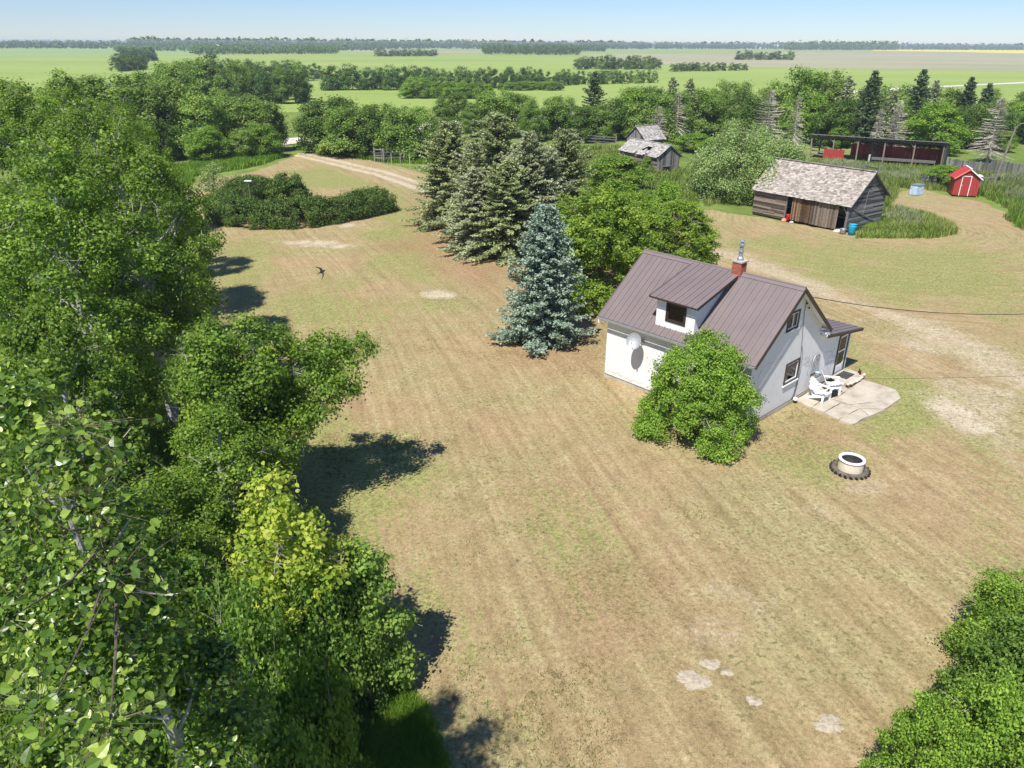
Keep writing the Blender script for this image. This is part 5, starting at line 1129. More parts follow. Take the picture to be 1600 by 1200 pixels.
# --- hedge in the loop and its round bush
def hedge(name, label, path, wd, h, n, seed, cat='hedge', leaf=.13):
    r = np.random.default_rng(seed); p = np.array(path); seg = np.linalg.norm(np.diff(p, axis=0), axis=1); cum = np.r_[0, np.cumsum(seg)]
    o = thing(name, label, cat, (p[0, 0], p[0, 1], 0)); nc = int(n / 90); s = r.random(nc) * cum[-1]; k = np.clip(np.searchsorted(cum, s) - 1, 0, len(seg) - 1)
    f = (s - cum[k]) / seg[k]; c = p[k] + (p[k + 1] - p[k]) * f[:, None]; d = (p[k + 1] - p[k]) / seg[k][:, None]; nn = np.column_stack([-d[:, 1], d[:, 0]])
    th = r.uniform(-.12, 1.12, nc) * np.pi; hh = h * (.85 + .35 * fbm(c, 2.2, seed)); rad = wd / 2 * (.88 + .3 * fbm(c + 50, 1.8, seed + 1)); rr = r.uniform(.82, 1.03, nc)
    cc = np.column_stack([c + nn * (np.cos(th) * rad * rr)[:, None], np.maximum(.15, np.abs(np.sin(th)) ** .7 * hh * rr - .12)]); outn = np.column_stack([nn * np.cos(th)[:, None], np.sin(th) + .2])
    i = np.repeat(np.arange(nc), 90); off = r.normal(size=(nc * 90, 3)) * .17; c3 = cc[i] + off; c3[:, 2] = np.maximum(c3[:, 2], .03)
    V, Qd = leaf_quads(c3, outn[i] * .6 + off * 1.5 + r.normal(size=c3.shape) * .5, leaf * r.uniform(.7, 1.3, len(c3)), r)
    tn = np.clip(.45 + r.normal(size=len(c3)) * .18 + (r.normal(size=nc) * .2)[i], 0, 1); V = V - np.array([p[0, 0], p[0, 1], 0])
    link('foliage', npmesh('hedge_foliage', V, Qd, M['hedge'], tn), o)
    mb = MB()
    for j in range(0, nc, 3):
        b = Vector((c[j, 0] + r.normal() * .2 - p[0, 0], c[j, 1] + r.normal() * .2 - p[0, 1], 0)); e = Vector(cc[j]) - Vector((p[0, 0], p[0, 1], 0)); mb.tube([b, b.lerp(e, .5) + Vector((0, 0, .1)), e], [.02, .014, .006], 3, cap=False)
    mb.build('stems', M['bark'], o); return o
hp = G((372, 322), (352, 330), (356, 345), (400, 352), (470, 351), (530, 342), (578, 332), (598, 326))
hedge('hedge', 'long dark green hedge curving like a hook across the lawn', hp, 3.0, 1.95, 80000, 61)
hedge('hedge', 'short back arm of the dark green hedge, behind the curve', G((368, 318), (392, 310), (418, 306)), 2.8, 1.95, 24000, 63)
hb = decid(62, 2.7, 2.0, .1, 'bush', nl=16, nc=150, lpc=110, leaf=.15, csig=.2, lr=.34, leafmat='hedge', trunk=.06, name='bush')
x, y = at(452, 318); plant(hb, 'round_bush', 'rounded dark green bush inside the curve of the hedge', 'bush', x, y, 1.0, 0)
hb2 = decid(64, 3.0, 1.4, .2, 'round', nl=9, nc=50, lpc=60, leaf=.14, csig=.25, lr=.4, leafmat='willow', trunk=.05, name='bush')
x, y = at(338, 306); plant(hb2, 'small_tree', 'small pale grey-green tree at the left end of the hedge', 'tree', x, y, 1.0, 0)
# --- the tall poplars on the left
def big_poplar(seed, h, rad, base, **kw):
    a = dict(nl=38, nc=560, lpc=78, leaf=.105, csig=.19, lr=.26, leafmat='poplar', trunk=.19, trmat='pale_bark', bare=22, name='poplar'); a.update(kw)
    return decid(seed, h, rad, base, 'poplar', **a)
P1 = big_poplar(71, 12.0, 3.1, 4.3, trunk=.24, nc=520); P2 = big_poplar(72, 11.5, 2.9, 1.6); P3 = big_poplar(73, 8.0, 2.4, .8, nc=460, lpc=80)
pls = [
    (-10, 290, 31.0, P1, .9, 2.2, 'poplar half cut off by the left edge, lower than its neighbours'),
    (178, 205, 27.0, P1, .95, .3, 'tall poplar with a whitish trunk, front of the left grove'),
    (60, 215, 24.0, P2, 1.05, 1.5, 'tall poplar at the left edge of the picture, beside the white-trunked one'),
    (222, 225, 34.0, P2, .8, 2.6, 'poplar at the right front of the left grove, leaning over the lawn'),
    (130, 160, 38.0, P1, 1.1, 4.0, 'tall poplar deep in the left grove, behind the white-trunked one'),
    (20, 125, 42.0, P2, 1.15, 5.0, 'poplar at the far left edge behind the front row'),
    (190, 175, 46.0, P1, .85, 2.0, 'poplar at the back of the left grove nearest the hedge'),
    (90, 108, 60.0, P2, 1.2, .9, 'far poplar at the left edge, tips near the horizon'),
    (170, 150, 58.0, P1, 1.0, 3.0, 'far poplar in the second line of the left grove'),
]
for u, vt, y, me_, s, rz, lab in pls:
    x, h = spot(u, vt, y); hh = 12.0 if me_ is P1 else 11.5; plant(me_, 'poplar_tree', lab, 'poplar', x, y, (s, s, h / hh), rz)
# the lower, wide tree whose limb reaches over the lawn
limb = [(0.7, 0.5, 4.2, 1.0), (1.7, 0.9, 4.7, 0.95), (2.7, 1.1, 5.0, 0.8), (3.6, 1.2, 5.3, 0.5), (2.6, 0.4, 4.2, 0.8), (1.5, 0.2, 3.5, 0.95), (2.0, 1.8, 4.6, 0.8), (1.0, 1.6, 5.2, 0.8), (3.3, 0.5, 4.5, 0.55), (0.5, -0.6, 3.0, 0.9)]
PL_ = decid(75, 6.8, 1.9, .8, 'round', nl=30, nc=760, lpc=80, leaf=.10, csig=.18, lr=.34, leafmat='poplar', trunk=.17, trmat='pale_bark', bare=16, tips=limb, name='poplar')
x, y = -8.6, 20.6; plant(PL_, 'poplar_tree', 'low wide poplar whose long leafy limb reaches right over the lawn', 'poplar', x, y, 1.0, 0)
for u, vt, y, s, rz, lab in ((350, 590, 23.0, .7, 1.0, 'dark leafy poplar under the white trunk, behind the limb'), (235, 745, 15.0, .75, 2.0, 'dense poplar sapling in front of the white trunk'), (330, 640, 17.5, .8, 3.1, 'dense dark poplar sapling left of the yellow-green tree'),
                             (-20, 560, 20.0, 1.0, 2.2, 'dense poplar sapling filling the left edge below the tall poplars'), (60, 470, 18.0, .85, 5.1, 'bushy poplar at the left edge below the tall ones'), (-30, 700, 13.5, .8, 3.4, 'leafy poplar sapling cut off by the left edge, behind the big near leaves'), (20, 950, 9.5, .62, 1.1, 'low poplar sapling at the left edge under the big near leaves'), (180, 770, 12.5, .7, 2.4, 'bushy poplar sapling behind the big near leaves')):
    x, h = spot(u, vt, y); plant(P3, 'poplar_tree', lab, 'poplar', x, y, (s, s, h / 8.0), rz)
# yellow-green young tree, light green young tree, saplings and shrubs at the bottom
YT = decid(81, 6.0, 1.45, .9, 'poplar', nl=18, nc=190, lpc=56, leaf=.10, csig=.15, hexa=True, lr=.42, leafmat='yellow', trunk=.06, trmat='pale_bark', bare=10, tint=(.62, .22), name='young_tree')
x, h = spot(425, 738, 12.9); plant(YT, 'young_tree', 'slender young tree with yellow-green leaves at the edge of the lawn', 'tree', x, 12.9, (1.0, .95, h / 6.0), 0)
LT = decid(82, 4.2, 1.15, .3, 'spire', nl=14, nc=150, lpc=60, leaf=.08, csig=.13, hexa=True, lr=.42, leafmat='young', trunk=.05, bare=5, tint=(.6, .22), name='young_tree')
x, h = spot(566, 846, 13.4); plant(LT, 'young_tree', 'light green young tree standing out onto the lawn, right of the yellow-green one', 'tree', x, 13.4, (1.05, 1.05, h / 4.2), 0)
SB = decid(83, 2.6, 1.5, .15, 'bush', nl=16, nc=200, lpc=85, leaf=.09, csig=.17, lr=.36, leafmat='young', trunk=.05, bare=5, tint=(.35, .22), name='undergrowth_bush')
SD_ = decid(84, 2.4, 1.5, .15, 'bush', nl=16, nc=190, lpc=85, leaf=.09, csig=.17, lr=.36, leafmat='bush', trunk=.05, bare=8, tint=(.3, .2), name='undergrowth_bush')
for u, vt, y, me_, s, rz, lab in ((300, 900, 12.6, SB, .9, 0, 'light green bush left of the yellow-green young tree'), (480, 900, 12.6, SB, .8, 1.3, 'olive green bush between the yellow and the light green young trees'),
                                  (380, 960, 10.6, SB, .75, 2.4, 'bright yellowish bush at the bottom, below the yellow-green tree'), (470, 1030, 9.8, SD_, .7, .5, 'dark bush at the bottom beside the dead brush'),
                                  (330, 1080, 9.0, SD_, .9, 3.0, 'dark green bush at the bottom edge, left of the strip of long grass'), (430, 1130, 8.2, SB, .6, 4.0, 'green bush at the very bottom edge under the dark one'),
                                  (240, 960, 11.0, SD_, .95, 5.0, 'shaded bush behind the big near leaves'), (545, 960, 12.8, SB, .55, 2.2, 'small green bush at the foot of the light green young tree')):
    x, h = spot(u, vt, y); plant(me_, 'undergrowth_bush', lab, 'bush', x, y, (s, s, max(.4, h) / 2.5), rz)
# --- the nearest poplar: its crown tip is only a few metres from the camera
NP = decid(90, 11.4, 1.12, 1.0, 'poplar', nl=32, nc=420, lpc=62, leaf=.066, csig=.15, hexa=True, lr=.28, leafmat='poplar_near', trunk=.13, trmat='pale_bark', bare=14, tint=(.42, .3), name='near_poplar')
nx_, nh = spot(112, 640, 6.0); near = plant(NP, 'poplar_tree', 'nearest poplar in the bottom left corner with large glossy leaves', 'poplar', nx_, 6.0, (1, 1, nh / 11.4), 0)
lw = MB(); pf = [(0, -.55, 0), (-.34, -.42, .07), (-.46, -.12, .10), (-.3, .22, .07), (0, .62, -.03), (.3, .22, .07), (.46, -.12, .10), (.34, -.42, .07), (0, -.1, -.01), (0, .2, -.01)]
lw.add(pf, [(0, 8, 2, 1), (8, 9, 3, 2), (9, 4, 3), (0, 7, 6, 8), (8, 6, 5, 9), (9, 5, 4)], 0, .62); tl = lw.build('leaf', M['poplar_near']); leaf_me = tl.data; bpy.data.objects.remove(tl)
leaf_mes = [leaf_me]
for tv in (.15, .35, .75, 1.0):
    m2 = leaf_me.copy(); m2.attributes['tint'].data.foreach_set('value', [tv] * len(m2.polygons)); leaf_mes.append(m2)
rl = np.random.default_rng(91); stalks = MB(); tops = []
for (u, v, y, n, sg) in ((110, 665, 5.6, 60, .22), (40, 790, 5.3, 52, .25), (140, 790, 5.5, 40, .24), (165, 1130, 3.6, 56, .17), (60, 1110, 3.5, 46, .19), (180, 900, 5.0, 34, .24), (20, 940, 4.3, 12, .18)):
    cx_, cz_ = zat(u, v, y); c0 = Vector((cx_, y, cz_)); base = Vector((nx_, 6.0, cz_ - .5)) ; stalks.tube([base - Vector((nx_, 6.0, 0)), base.lerp(c0, .5) - Vector((nx_, 6.0, .05)), c0 - Vector((nx_, 6.0, -.1))], [.018, .012, .005], 5)
    for k in range(n):
        off = Vector(rl.normal(size=3) * sg * np.array([1, 1, .9])); p = c0 + off; nrm = (off * 1.0 + Vector((0, -.25, .55)) + Vector(rl.normal(size=3) * .42)).normalized()
        q = nrm.to_track_quat('Z', 'Y') @ Vector((0, 0, 1)).to_track_quat('Z', 'Y'); lo = link('leaf', leaf_mes[int(rl.integers(5))], near)
        s_ = .072 * rl.uniform(.7, 1.3); Mt = Matrix.Translation(p - Vector((nx_, 6.0, 0))) @ nrm.to_track_quat('Z', 'Y').to_matrix().to_4x4() @ Matrix.Rotation(rl.random() * 6.28, 4, 'Z') @ Matrix.Scale(s_, 4)
        Mt = Matrix.Diagonal((1, 1, 11.4 / nh, 1)) @ Mt; lo.matrix_local = Mt
        a = p - Vector((nx_, 6.0, 0)); b = (c0 - Vector((nx_, 6.0, 0))).lerp(a, .35); a.z *= 11.4 / nh; b.z *= 11.4 / nh
        stalks.tube([b, a], [.003, .0015], 3, cap=False)
stalks.build('leafy_shoots', M['bark'], near)
plant(NP, 'poplar_tree', 'near poplar mostly cut off by the left edge, just behind the nearest one', 'poplar', -5.0, 6.7, (.95, .95, 1.0), 2.0)
# --- bushes in the bottom right corner
RB = decid(95, 3.6, 1.9, .2, 'bush', nl=34, nc=420, lpc=80, leaf=.07, csig=.14, lr=.26, tips=[(.4, .3, 3.6, .35), (-.8, .1, 3.1, .35), (0, -.9, 2.9, .3)], leafmat='bush', trunk=.06, bare=6, tint=(.55, .2), name='corner_bush')
RC = decid(96, 3.6, 1.9, .2, 'bush', nl=32, nc=360, lpc=75, leaf=.08, csig=.15, lr=.26, tips=[(.2, .5, 3.7, .3), (-.6, -.4, 3.2, .3), (1.0, 0, 2.8, .35)], hexa=True, leafmat='young', trunk=.06, bare=6, tint=(.3, .2), name='corner_bush')
for u, vt, y, me_, s, rz, lab in ((1640, 905, 14.2, RB, .95, 0, 'green bush at the right edge, highest of the corner bushes'), (1590, 990, 11.6, RC, .62, 1, 'yellow-green bush in the middle of the bottom right corner'), (1470, 1110, 9.7, RB, .55, 2.2, 'low green bush at the bottom, left tip of the corner thicket'),
                                  (1570, 1080, 9.6, RB, .7, 3.1, 'green bush in the bottom right corner itself'), (1650, 1000, 11.0, RC, .8, 4.2, 'yellow-green bush cut off by the right edge')):
    x, h = spot(u, vt, y); plant(me_, 'corner_bush', lab, 'bush', x, y, (s, s, h / 3.6), rz)

# ================================================================= THE TREES BEYOND THE YARD
far = [decid(100 + i, 9, (3.2, 3.6, 2.8, 2.6)[i], .5, ('round', 'dome', 'poplar', 'poplar')[i], nl=9, nc=40, lpc=60, leaf=.42, csig=.55, lr=.42, leafmat=('wood_far', 'wood_far', 'poplar_far', 'wood_far')[i], trunk=.14, trmat=('bark', 'bark', 'pale_bark', 'pale_bark')[i], bare=(0, 0, 5, 8)[i], name='far_tree') for i in range(4)]
farsp = [conifer(110, 11, 2.9, 'spruce_dark', .45, card=.42, cw=.10, step=.55, irregular=.3, nbr=7), conifer(111, 11, 2.6, 'spruce_grey', .45, card=.42, cw=.10, step=.55, irregular=.4, nbr=7)]
deadsp = [conifer(112, 10, 2.9, 'spruce', step=.42, dead=True, irregular=.5, nbr=8, droop=.35, clear=1.0), conifer(113, 10, 2.6, 'spruce', step=.42, dead=True, irregular=.6, nbr=7, droop=.6, clear=1.2)]
rg = np.random.default_rng(200)
ORD = 'first second third fourth fifth sixth seventh eighth ninth tenth eleventh twelfth thirteenth fourteenth fifteenth sixteenth seventeenth eighteenth nineteenth'.split()
def ordinal(i, n):
    if i == 0: return 'leftmost'
    if i == n - 1: return 'rightmost'
    k = i + 1
    if k <= 19: w = ORD[k - 1]
    elif k % 10 == 0: w = {2: 'twentieth', 3: 'thirtieth', 4: 'fortieth'}[k // 10]
    else: w = {2: 'twenty-', 3: 'thirty-', 4: 'forty-'}[k // 10] + ORD[k % 10 - 1]
    return w + ' from the left'

def grove(n, u0, u1, vb, vt, label, group, protos, deep=8, name='tree', cat='tree', vb1=None, vt1=None, ws=1.0, hvar=.3, dm=1.0):
    n = int(round(n * dm)); made = []
    for i in range(n):
        f = (i + rg.random() * .9) / n; u = u0 + (u1 - u0) * f; v = vb + ((vb1 if vb1 else vb) - vb) * f; t = vt + ((vt1 if vt1 else vt) - vt) * f
        _, y = at(u, v); y += rg.random() * deep; x, h = spot(u, t, y); h *= 1 - hvar * rg.random() ** 1.3; h = max(h, 2.0)
        me_, h0 = protos[int(rg.integers(len(protos)))]; s = h / h0
        made.append(plant(me_, name, label, cat, x, y, (s * ws * rg.uniform(.85, 1.25), s * ws * rg.uniform(.85, 1.25), s), rg.random() * 6.28, group))
    made.sort(key=lambda o: o.location.x / o.location.y)
    for i, o in enumerate(made): o['label'] = label + ', ' + ordinal(i, n)
D1 = [(mid[0], 7.5), (mid[1], 7.5), (mid[2], 7.5), (midp[0], 11)]; D2 = [(far[i], 9) for i in range(4)]; DP = [(midp[0], 11), (midp[1], 11), (mid[0], 7.5)]
DB = [(mid[3], 7.5), (mid[0], 7.5), (mid[3], 7.5)]
# near belt behind the left grove, along the road
grove(11, 205, 440, 250, 110, 'poplar in the belt left of the driveway mouth', 'poplars left of the driveway mouth', DP, 10, vb1=238, vt1=150, ws=1.15, name='poplar_tree', cat='poplar')
grove(7, -60, 230, 262, 105, 'poplar in the far left belt behind the big grove', 'poplars of the far left belt', DP, 12, vt1=115, ws=1.2, name='poplar_tree', cat='poplar')
grove(5, 240, 420, 252, 190, 'low bush under the poplars behind the hedge', 'low bushes behind the hedge', DB, 5, ws=1.3, name='bush', cat='bush')
# dark clump right of the driveway mouth
grove(9, 480, 665, 246, 148, 'dark rounded tree in the clump right of the driveway mouth', 'trees right of the driveway mouth', [(mid[2], 7.5), (mid[0], 7.5), (mid[1], 7.5), (mid[2], 7.5)], 9, vt1=155, ws=1.2, hvar=.25)
x, h = spot(622, 219, 103); plant(mid[3], 'shrub', 'small yellow-green bush above the rail gate', 'shrub', x, 103, (.28, .28, h / 7.5), 0)
# belt behind the spruces
grove(15, 690, 985, 222, 140, 'grey-green tree in the belt behind the old spruces', 'trees behind the old spruces', D1, 14, vt1=150, ws=1.15)
grove(6, 860, 965, 212, 165, 'low tree by the field road above the corral fence', 'low trees by the field road', DB, 8, ws=1.3)
x, h = spot(930, 112, 138); plant(farsp[0], 'spruce_tree', 'single tall spruce rising above the belt in the centre', 'spruce', x, 138, (1.1, 1.1, h / 11), 0)
x, h = spot(988, 135, 128); plant(mid[3], 'tree', 'bright green rounded tree right of the single tall spruce', 'tree', x, 128, (1.2, 1.2, h / 7.5), 0)
# long shelter belt on the right
grove(26, 1000, 1640, 226, 135, 'leafy tree in the shelter belt behind the sheds', 'leafy trees of the shelter belt', D1 + [(mid[3], 7.5)], 22, vb1=236, vt1=158, ws=1.2, hvar=.22)
grove(14, 1010, 1620, 212, 118, 'leafy tree at the back of the shelter belt', 'back trees of the shelter belt', D1, 16, vb1=214, vt1=138, ws=1.2, hvar=.2)
grove(7, 1120, 1620, 230, 188, 'bright green low tree at the foot of the shelter belt', 'low trees before the shelter belt', DB, 6, vb1=240, vt1=200, ws=1.35, hvar=.2)
x, h = spot(1253, 104, 128); plant(mid[1], 'tree', 'tallest rounded leafy tree of the shelter belt, above the willow', 'tree', x, 128, (1.55, 1.55, h / 7.5), 0)
x, h = spot(1295, 114, 132); plant(mid[0], 'tree', 'rounded leafy tree beside the tallest one in the shelter belt', 'tree', x, 132, (1.3, 1.3, h / 7.5), 2)
x, h = spot(1470, 158, 112); plant(mid[3], 'tree', 'big bright green domed tree above the pole barn roof', 'tree', x, 112, (1.5, 1.4, h / 7.5), 0)
x, h = spot(1300, 168, 122); plant(mid[3], 'tree', 'bright green domed tree at the left end of the pole barn', 'tree', x, 122, (1.15, 1.15, h / 7.5), 1)
for u, vt, y, k, lab in ((1369, 110, 118, 0, 'tallest live spruce of the shelter belt, bluish green'), (1445, 108, 124, 0, 'dark live spruce right of the tallest one in the shelter belt'), (1328, 118, 126, 1, 'thin greyish spruce left of the tallest spruce'),
                         (1548, 130, 122, 0, 'live spruce near the right edge above the board fence'), (1052, 120, 132, 1, 'half-bare spruce at the left end of the shelter belt'), (1080, 122, 130, 1, 'second half-bare spruce at the left end of the shelter belt'),
                         (1465, 125, 128, 1, 'greyish spruce behind the dark one in the shelter belt'), (1400, 140, 116, 1, 'greyish dying spruce above the middle of the pole barn'), (1520, 120, 134, 0, 'spruce at the back of the belt near the right edge')):
    x, h = spot(u, vt, y); plant(farsp[k], 'spruce_tree', lab, 'spruce', x, y, (h / 11 * 1.1, h / 11 * 1.1, h / 11), u)
for u, vt, y, k, lab in ((1206, 138, 112, 0, 'bare dead spruce above the willow, left one'), (1250, 150, 113, 1, 'bare leaning dead spruce right of the first dead one'), 
                         (1030, 165, 120, 0, 'dead grey spruce behind the old huts, left one'), (1062, 140, 122, 1, 'dead grey spruce behind the old huts, tallest'), 
                         (1378, 168, 106, 1, 'dead brownish spruce behind the middle of the pole barn'), (1408, 160, 108, 0, 'dead brownish spruce behind the pole barn, right of the other'), (1568, 150, 103, 0, 'bare dead spruce at the right edge above the yard light'), ):
    x, h = spot(u, vt, y); plant(deadsp[k], 'dead_tree', lab, 'dead tree', x, y, (h / 10 * 1.1, h / 10 * 1.1, h / 10), u, tname='trunk')
# groves in the fields
grove(16, 235, 480, 182, 88, 'poplar of the grove in the first field left of centre', 'poplars of the first field grove', D1 + D2, 30, vb1=160, vt1=100, ws=1.1, dm=1.7)
grove(8, 180, 300, 168, 120, 'tree of the small grove at the left in the first field', 'trees of the small left grove', D2, 12, vb1=162, ws=1.25, dm=1.7)
grove(12, 320, 505, 140, 88, 'poplar of the pale-trunked stand behind the left grove', 'pale-trunked poplars left of centre', D2, 25, vb1=124, vt1=98, ws=1.1, dm=1.7)
grove(20, 505, 785, 142, 102, 'dark aspen in the long row left of centre', 'aspens of the long row left of centre', D2, 12, vt1=106, vb1=138, ws=1.1, dm=1.7)
grove(10, 628, 765, 154, 118, 'bright green willow shrub before the long aspen row', 'willow shrubs before the aspen row', DB, 6, vt1=128, ws=1.4, hvar=.4, name='shrub', cat='shrub', dm=1.7)
grove(14, 785, 905, 139, 104, 'thin aspen in the middle of the field row, right of centre', 'thin aspens right of centre', D2, 10, vb1=133, vt1=112, ws=.9, hvar=.45, dm=1.7)
grove(12, 870, 1030, 133, 108, 'dark aspen at the right end of the field row', 'aspens at the right end of the field row', D2, 10, vb1=130, vt1=108, ws=1.1, dm=1.7)
grove(9, 780, 880, 141, 126, 'low shrub at the field edge before the thin aspens', 'low shrubs before the thin aspens', DB, 4, ws=2.0, hvar=.3, name='shrub', cat='shrub', dm=1.7)
grove(14, 902, 1028, 108.5, 87, 'tree of the oval grove in the green field, right of centre', 'trees of the oval field grove', D2, 20, ws=1.25, dm=1.7)
grove(13, 1050, 1170, 112, 97, 'tree of the low grove in the right green field', 'trees of the low right grove', D2, 12, vb1=110, ws=1.5, hvar=.3, dm=1.7)
grove(10, 1150, 1245, 93.5, 79, 'tree of the thin clump before the dry pasture', 'trees of the pasture clump', D2, 14, ws=1.5, hvar=.5, dm=1.7)
grove(10, 588, 682, 88, 77, 'tree of the small dark grove before the skyline', 'trees of the small skyline grove', D2, 20, ws=1.8, dm=1.7)
grove(9, 186, 240, 95, 74, 'tree of the grove at the upper left by the field edge', 'trees of the upper left grove', D2, 25, ws=1.3, dm=1.7)
grove(8, 180, 225, 112, 84, 'tree of the nearer grove at the upper left', 'trees of the nearer upper left grove', D2, 12, ws=1.2, vb1=108, dm=1.7)
# woods that read as one mass
def wood(label, u0, u1, vb0, vb1, hgt, n, deep, seed, per=26, leafs=1.8):
    r = np.random.default_rng(seed); c = []; nn = []
    for i in range(n):
        f = r.random(); u = u0 + (u1 - u0) * f; x, y = at(u, vb0 + (vb1 - vb0) * f); dy = r.random() * deep; k_ = (y + dy) / y; x *= k_; y += dy
        h = hgt * r.uniform(.6, 1.15) * (.8 + .5 * float(fbm(np.array([[x, y * .3]]), 60, seed)[0])); rad = h * .34
        p = sph(r, per) * np.array([rad, rad, h * .48]) * r.uniform(.6, 1, (per, 1)); c.append(p + np.array([x, y, h * .5])); nn.append(p / rad + np.array([0, 0, .5]))
    c = np.vstack(c); V, Qd = leaf_quads(c, np.vstack(nn) + r.normal(size=c.shape) * .4, leafs * r.uniform(.7, 1.4, len(c)), r, width=.5)
    o = link('distant_wood', npmesh('distant_wood', V, Qd, M['wood_far'], np.clip(r.normal(.45, .25, len(c)), 0, 1))); return tag(o, label, 'wood', None, 'stuff')
wood('dark strip of wood below the skyline, left', 300, 528, 85.5, 84.5, 11, 330, 130, 1)
wood('dark oval wood below the skyline in the middle', 757, 905, 85.5, 86.5, 13, 260, 160, 2)
wood('thin continuation of the middle wood to the right', 905, 945, 81, 81, 12, 90, 150, 3)
wood('long wood along the skyline, left half', -250, 560, 75.0, 77.5, 14, 900, 500, 4, per=22, leafs=4)
wood('long wood along the skyline, centre', 540, 1150, 77.0, 77.0, 14, 700, 600, 5, per=22, leafs=4)
wood('far wooded rise beyond the centre', 200, 1000, 72.5, 74.0, 24, 900, 1500, 6, per=18, leafs=9)
wood('tall wood of the far town on the right', 1225, 1400, 78.5, 78.5, 22, 260, 300, 7, per=24, leafs=4.5)
wood('long wood along the skyline, right', 1130, 1900, 76.6, 80.2, 14, 800, 500, 8, per=22, leafs=4)
wood('farthest wood on the right horizon', 900, 1900, 74.2, 77.4, 22, 700, 1500, 9, per=18, leafs=9)
wood('low wood before the left skyline', 180, 330, 80.5, 81, 10, 160, 200, 10)
wood('shrubby hedgerow above the left field', 420, 600, 79, 79.3, 8, 160, 200, 11, leafs=2.4)

# ================================================================= LONG GRASS AND WEEDS
tufts('tall_grass', 'uncut green grass patch around the right end of the long shed', G((1352, 352), (1378, 342), (1400, 328), (1440, 335), (1488, 352), (1490, 366), (1440, 372), (1340, 372)), 2600, .5, 5, 'grass_vivid', 1, .05, cat='grass', tint=(.5, .3))
tufts('tall_grass', 'paler seeding grass mixed through the patch at the long shed', G((1352, 352), (1378, 342), (1400, 328), (1440, 335), (1488, 352), (1490, 366), (1440, 372), (1340, 372)), 2200, .6, 5, 'grass_green', 21, .05, cat='grass', tint=(.75, .25))
tufts('tall_grass', 'green weeds along the right edge of the mown yard', G((1500, 300), (1540, 308), (1580, 326), (1570, 340), (1600, 360), (1760, 395), (1760, 300), (1600, 280)), 2600, .7, 5, 'grass_vivid', 2, .06, cat='grass', tint=(.5, .3))
tufts('tall_grass', 'paler grass among the weeds along the right edge', G((1500, 300), (1540, 308), (1580, 326), (1570, 340), (1600, 360), (1760, 395), (1760, 300), (1600, 280)), 2400, .75, 5, 'grass_green', 22, .06, cat='grass', tint=(.7, .25))
tufts('tall_grass', 'meadow grass between the sheds and the pole barn', G((1105, 320), (1180, 300), (1220, 262), (1290, 250), (1480, 266), (1620, 280), (1620, 292), (1500, 298), (1400, 292), (1385, 335), (1200, 300)), 11000, .65, 5, 'grass_green', 3, .06, spread=.25, cat='grass', tint=(.55, .25))
tufts('sage_weeds', 'silvery sage-like weeds before the pole barn', G((1285, 255), (1330, 256), (1420, 268), (1480, 278), (1500, 285), (1380, 285), (1300, 268)), 3200, .7, 6, 'sage', 4, .05, spread=.3, tint=(.45, .3), cat='weeds', wobw=4)
tufts('sage_weeds', 'silvery weeds around the yard light at the right', G((1535, 285), (1600, 275), (1700, 300), (1700, 330), (1570, 312)), 3600, .7, 6, 'sage', 5, .05, spread=.3, tint=(.45, .3), cat='weeds', wobw=4)
tufts('sage_weeds', 'pale weeds beside the corner of the plank shed', G((1378, 345), (1400, 332), (1440, 345), (1420, 360)), 350, .8, 6, 'sage', 6, .07, spread=.2, cat='weeds')
tufts('tall_grass', 'green meadow around the old huts', G((700, 290), (880, 232), (960, 230), (1080, 270), (1110, 300), (1060, 335), (930, 328), (800, 300)), 7000, .6, 5, 'grass_green', 7, .09, spread=.25, cat='grass')
tufts('tall_grass', 'grass at the foot of the poplar belt behind the hedge', G((300, 275), (380, 262), (440, 246), (440, 236), (330, 250), (200, 270), (200, 300), (300, 290)), 4200, .6, 5, 'grass_vivid', 8, .08, spread=.2, cat='grass')
tufts('tall_grass', 'grass under the dark trees right of the driveway mouth', G((455, 232), (520, 240), (590, 252), (700, 256), (700, 240), (500, 222)), 3500, .5, 5, 'grass_vivid', 9, .08, spread=.2, cat='grass')
tufts('tall_grass', 'rich green strip of long grass at the bottom edge of the lawn', G((560, 1062), (610, 1060), (660, 1110), (700, 1210), (560, 1210), (545, 1120)), 2600, .34, 7, 'grass_vivid', 10, .014, spread=.07, cat='grass', tint=(.5, .25), wobw=.5)
tufts('ground_cover', 'shaded weeds on the floor of the left grove', G((100, 1250), (560, 1210), (560, 1060), (540, 950), (480, 850), (420, 760), (400, 640), (300, 560), (100, 560), (-100, 900)), 6500, .35, 6, 'grass_green', 11, .03, spread=.12, cat='weeds', tint=(.3, .2))
tufts('brush', 'dry grey-brown brush beside the strip of long grass', G((480, 1010), (560, 1010), (580, 1100), (560, 1210), (470, 1210), (470, 1100)), 900, .45, 7, 'sage', 12, .008, spread=.15, cat='brush', tint=(.2, .2), wobw=.5)
notin = lambda q: (sdf(q, [toW(-.1, -.1), toW(9.1, -.1), toW(9.1, 7.5), toW(-.1, 7.5)]) < 0) & (sdf(q, [toW(3.6, 0), toW(9.0, 0), toW(8.7, -2.6), toW(6.6, -3.3), toW(3.7, -2.8)]) < 0)
near_lawn = G((600, 1230), (560, 900), (480, 640), (560, 500), (760, 470), (900, 560), (1180, 690), (1330, 560), (1640, 560), (1640, 1230))
def gm_(q): return notin(q) & (fbm(q, 1.1, 77) + (fbm(q, 4.5, 78) - .5) * .8 > .52)
tufts('lawn_tufts', 'stubble and clover tufts standing up in the dry lawn', near_lawn, 19000, .085, 6, 'tuft', 13, .02, spread=.05, cat='grass', mask=gm_, tint=(.35, .3), wobw=.1)
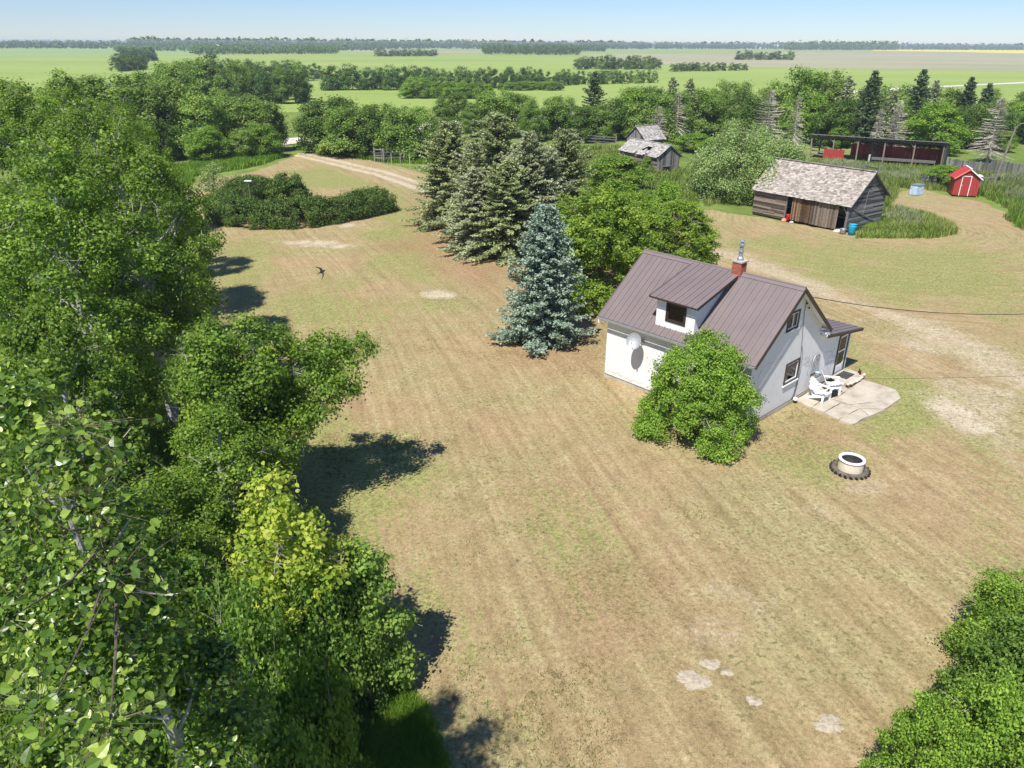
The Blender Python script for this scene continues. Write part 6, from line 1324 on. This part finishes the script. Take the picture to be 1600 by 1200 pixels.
tufts('lawn_straw', 'dry straw blades all over the near lawn', near_lawn, 20000, .045, 5, 'tuft', 14, .012, spread=.06, cat='grass', mask=notin, tint=(.8, .2), wobw=.1)
tufts('lawn_tufts', 'green grass around the patio edges and in its cracks', [toW(3.5, -.2), toW(3.4, -3.0), toW(6.0, -3.6), toW(8.9, -2.6), toW(9.4, 0), toW(9.4, 3), toW(10.8, 3), toW(11, -1), toW(9.5, -4), toW(5, -4.6), toW(2.5, -3)], 4200, .07, 6, 'grass_vivid', 15, .014, spread=.05, cat='grass', mask=notin, wobw=.6)
cr_lines = [[(5.42, -1.2), (5.43, -1.9), (5.46, -2.36)], [(5.43, -1.9), (6.3, -2.41), (6.9, -3.12)], [(3.9, -1.5), (5.36, -1.56)], [(5.46, -2.36), (6.1, -3.1)], [(5.42, -.7), (5.4, -1.2)], [(5.4, -1.2), (7.1, -1.1)]]
cq = np.random.default_rng(55)
for i, ln_ in enumerate(cr_lines):
    a_ = [toW(x_ + .03, y_ + .03) for x_, y_ in ln_]; b_ = [toW(x_ - .03, y_ - .03) for x_, y_ in reversed(ln_)]
    tufts('crack_weeds', ('weeds growing in the long crack down the patio', 'weeds in the curved patio crack towards the lawn corner', 'weeds in the cross crack near the chairs', 'weeds in the short crack at the outer patio edge', 'weeds in the crack under the chairs', 'weeds along the patio crack parallel to the step')[i], a_ + b_, 90, .10, 5, 'grass_green', 60 + i, .012, spread=.035, cat='weeds', tint=(.35, .3), wobw=.03)
# bare clay patches in the lawn at the lower right
def patch(u, v, a, b, seed, label):
    cx, cy = at(u, v); r = np.random.default_rng(seed); n = 64; t_ = np.linspace(0, 2 * math.pi, n, endpoint=False)
    rad = 1 + sum(r.uniform(.5, 1) * .34 / k ** .8 * np.sin(k * t_ + r.random() * 6.28) for k in (2, 3, 5, 7, 11, 16, 23)) + r.normal(size=n) * .05
    q = [(cx + a * math.cos(a_) * r_1, cy + b * math.sin(a_) * r_1) for a_, r_1 in zip(t_, rad)]
    vs = [(x_, y_, -.035) for x_, y_ in q] + [(cx, cy, .006)]; mb = MB(); mb.add(vs, [(i, (i + 1) % n, n) for i in range(n)]); o = mb.build('bare_patch', M['clay']); o['kind'] = 'structure'
M['clay'] = simple('pale_clay', (.39, .335, .25), .95, .3, 9, bstr=.5)
for i, (u, v, a, b) in enumerate(((1086, 1062, .36, .22), (1112, 1036, .2, .17), (1136, 1050, .18, .08), (1178, 1094, .17, .14), (1296, 1130, .28, .20))):
    patch(u, v, a * 1.25, b * 1.3, 300 + i, '')
# ================================================================= AIR
haze = MB(); haze.box(-8950, 8950, -58, 8900, -1.2, 17.2); haze = haze.build('haze', None or M['dark']); haze.data.materials.clear()
mt = bpy.data.materials.new('haze_air'); mt.use_nodes = True; nt = mt.node_tree; nt.nodes.clear(); out = nt.nodes.new('ShaderNodeOutputMaterial')
pv = nt.nodes.new('ShaderNodeVolumePrincipled'); pv.inputs['Density'].default_value = .00022; pv.inputs['Color'].default_value = (.80, .88, 1.0, 1); pv.inputs['Anisotropy'].default_value = .0
nt.links.new(pv.outputs[0], out.inputs['Volume']); haze.data.materials.append(mt); haze['kind'] = 'stuff'
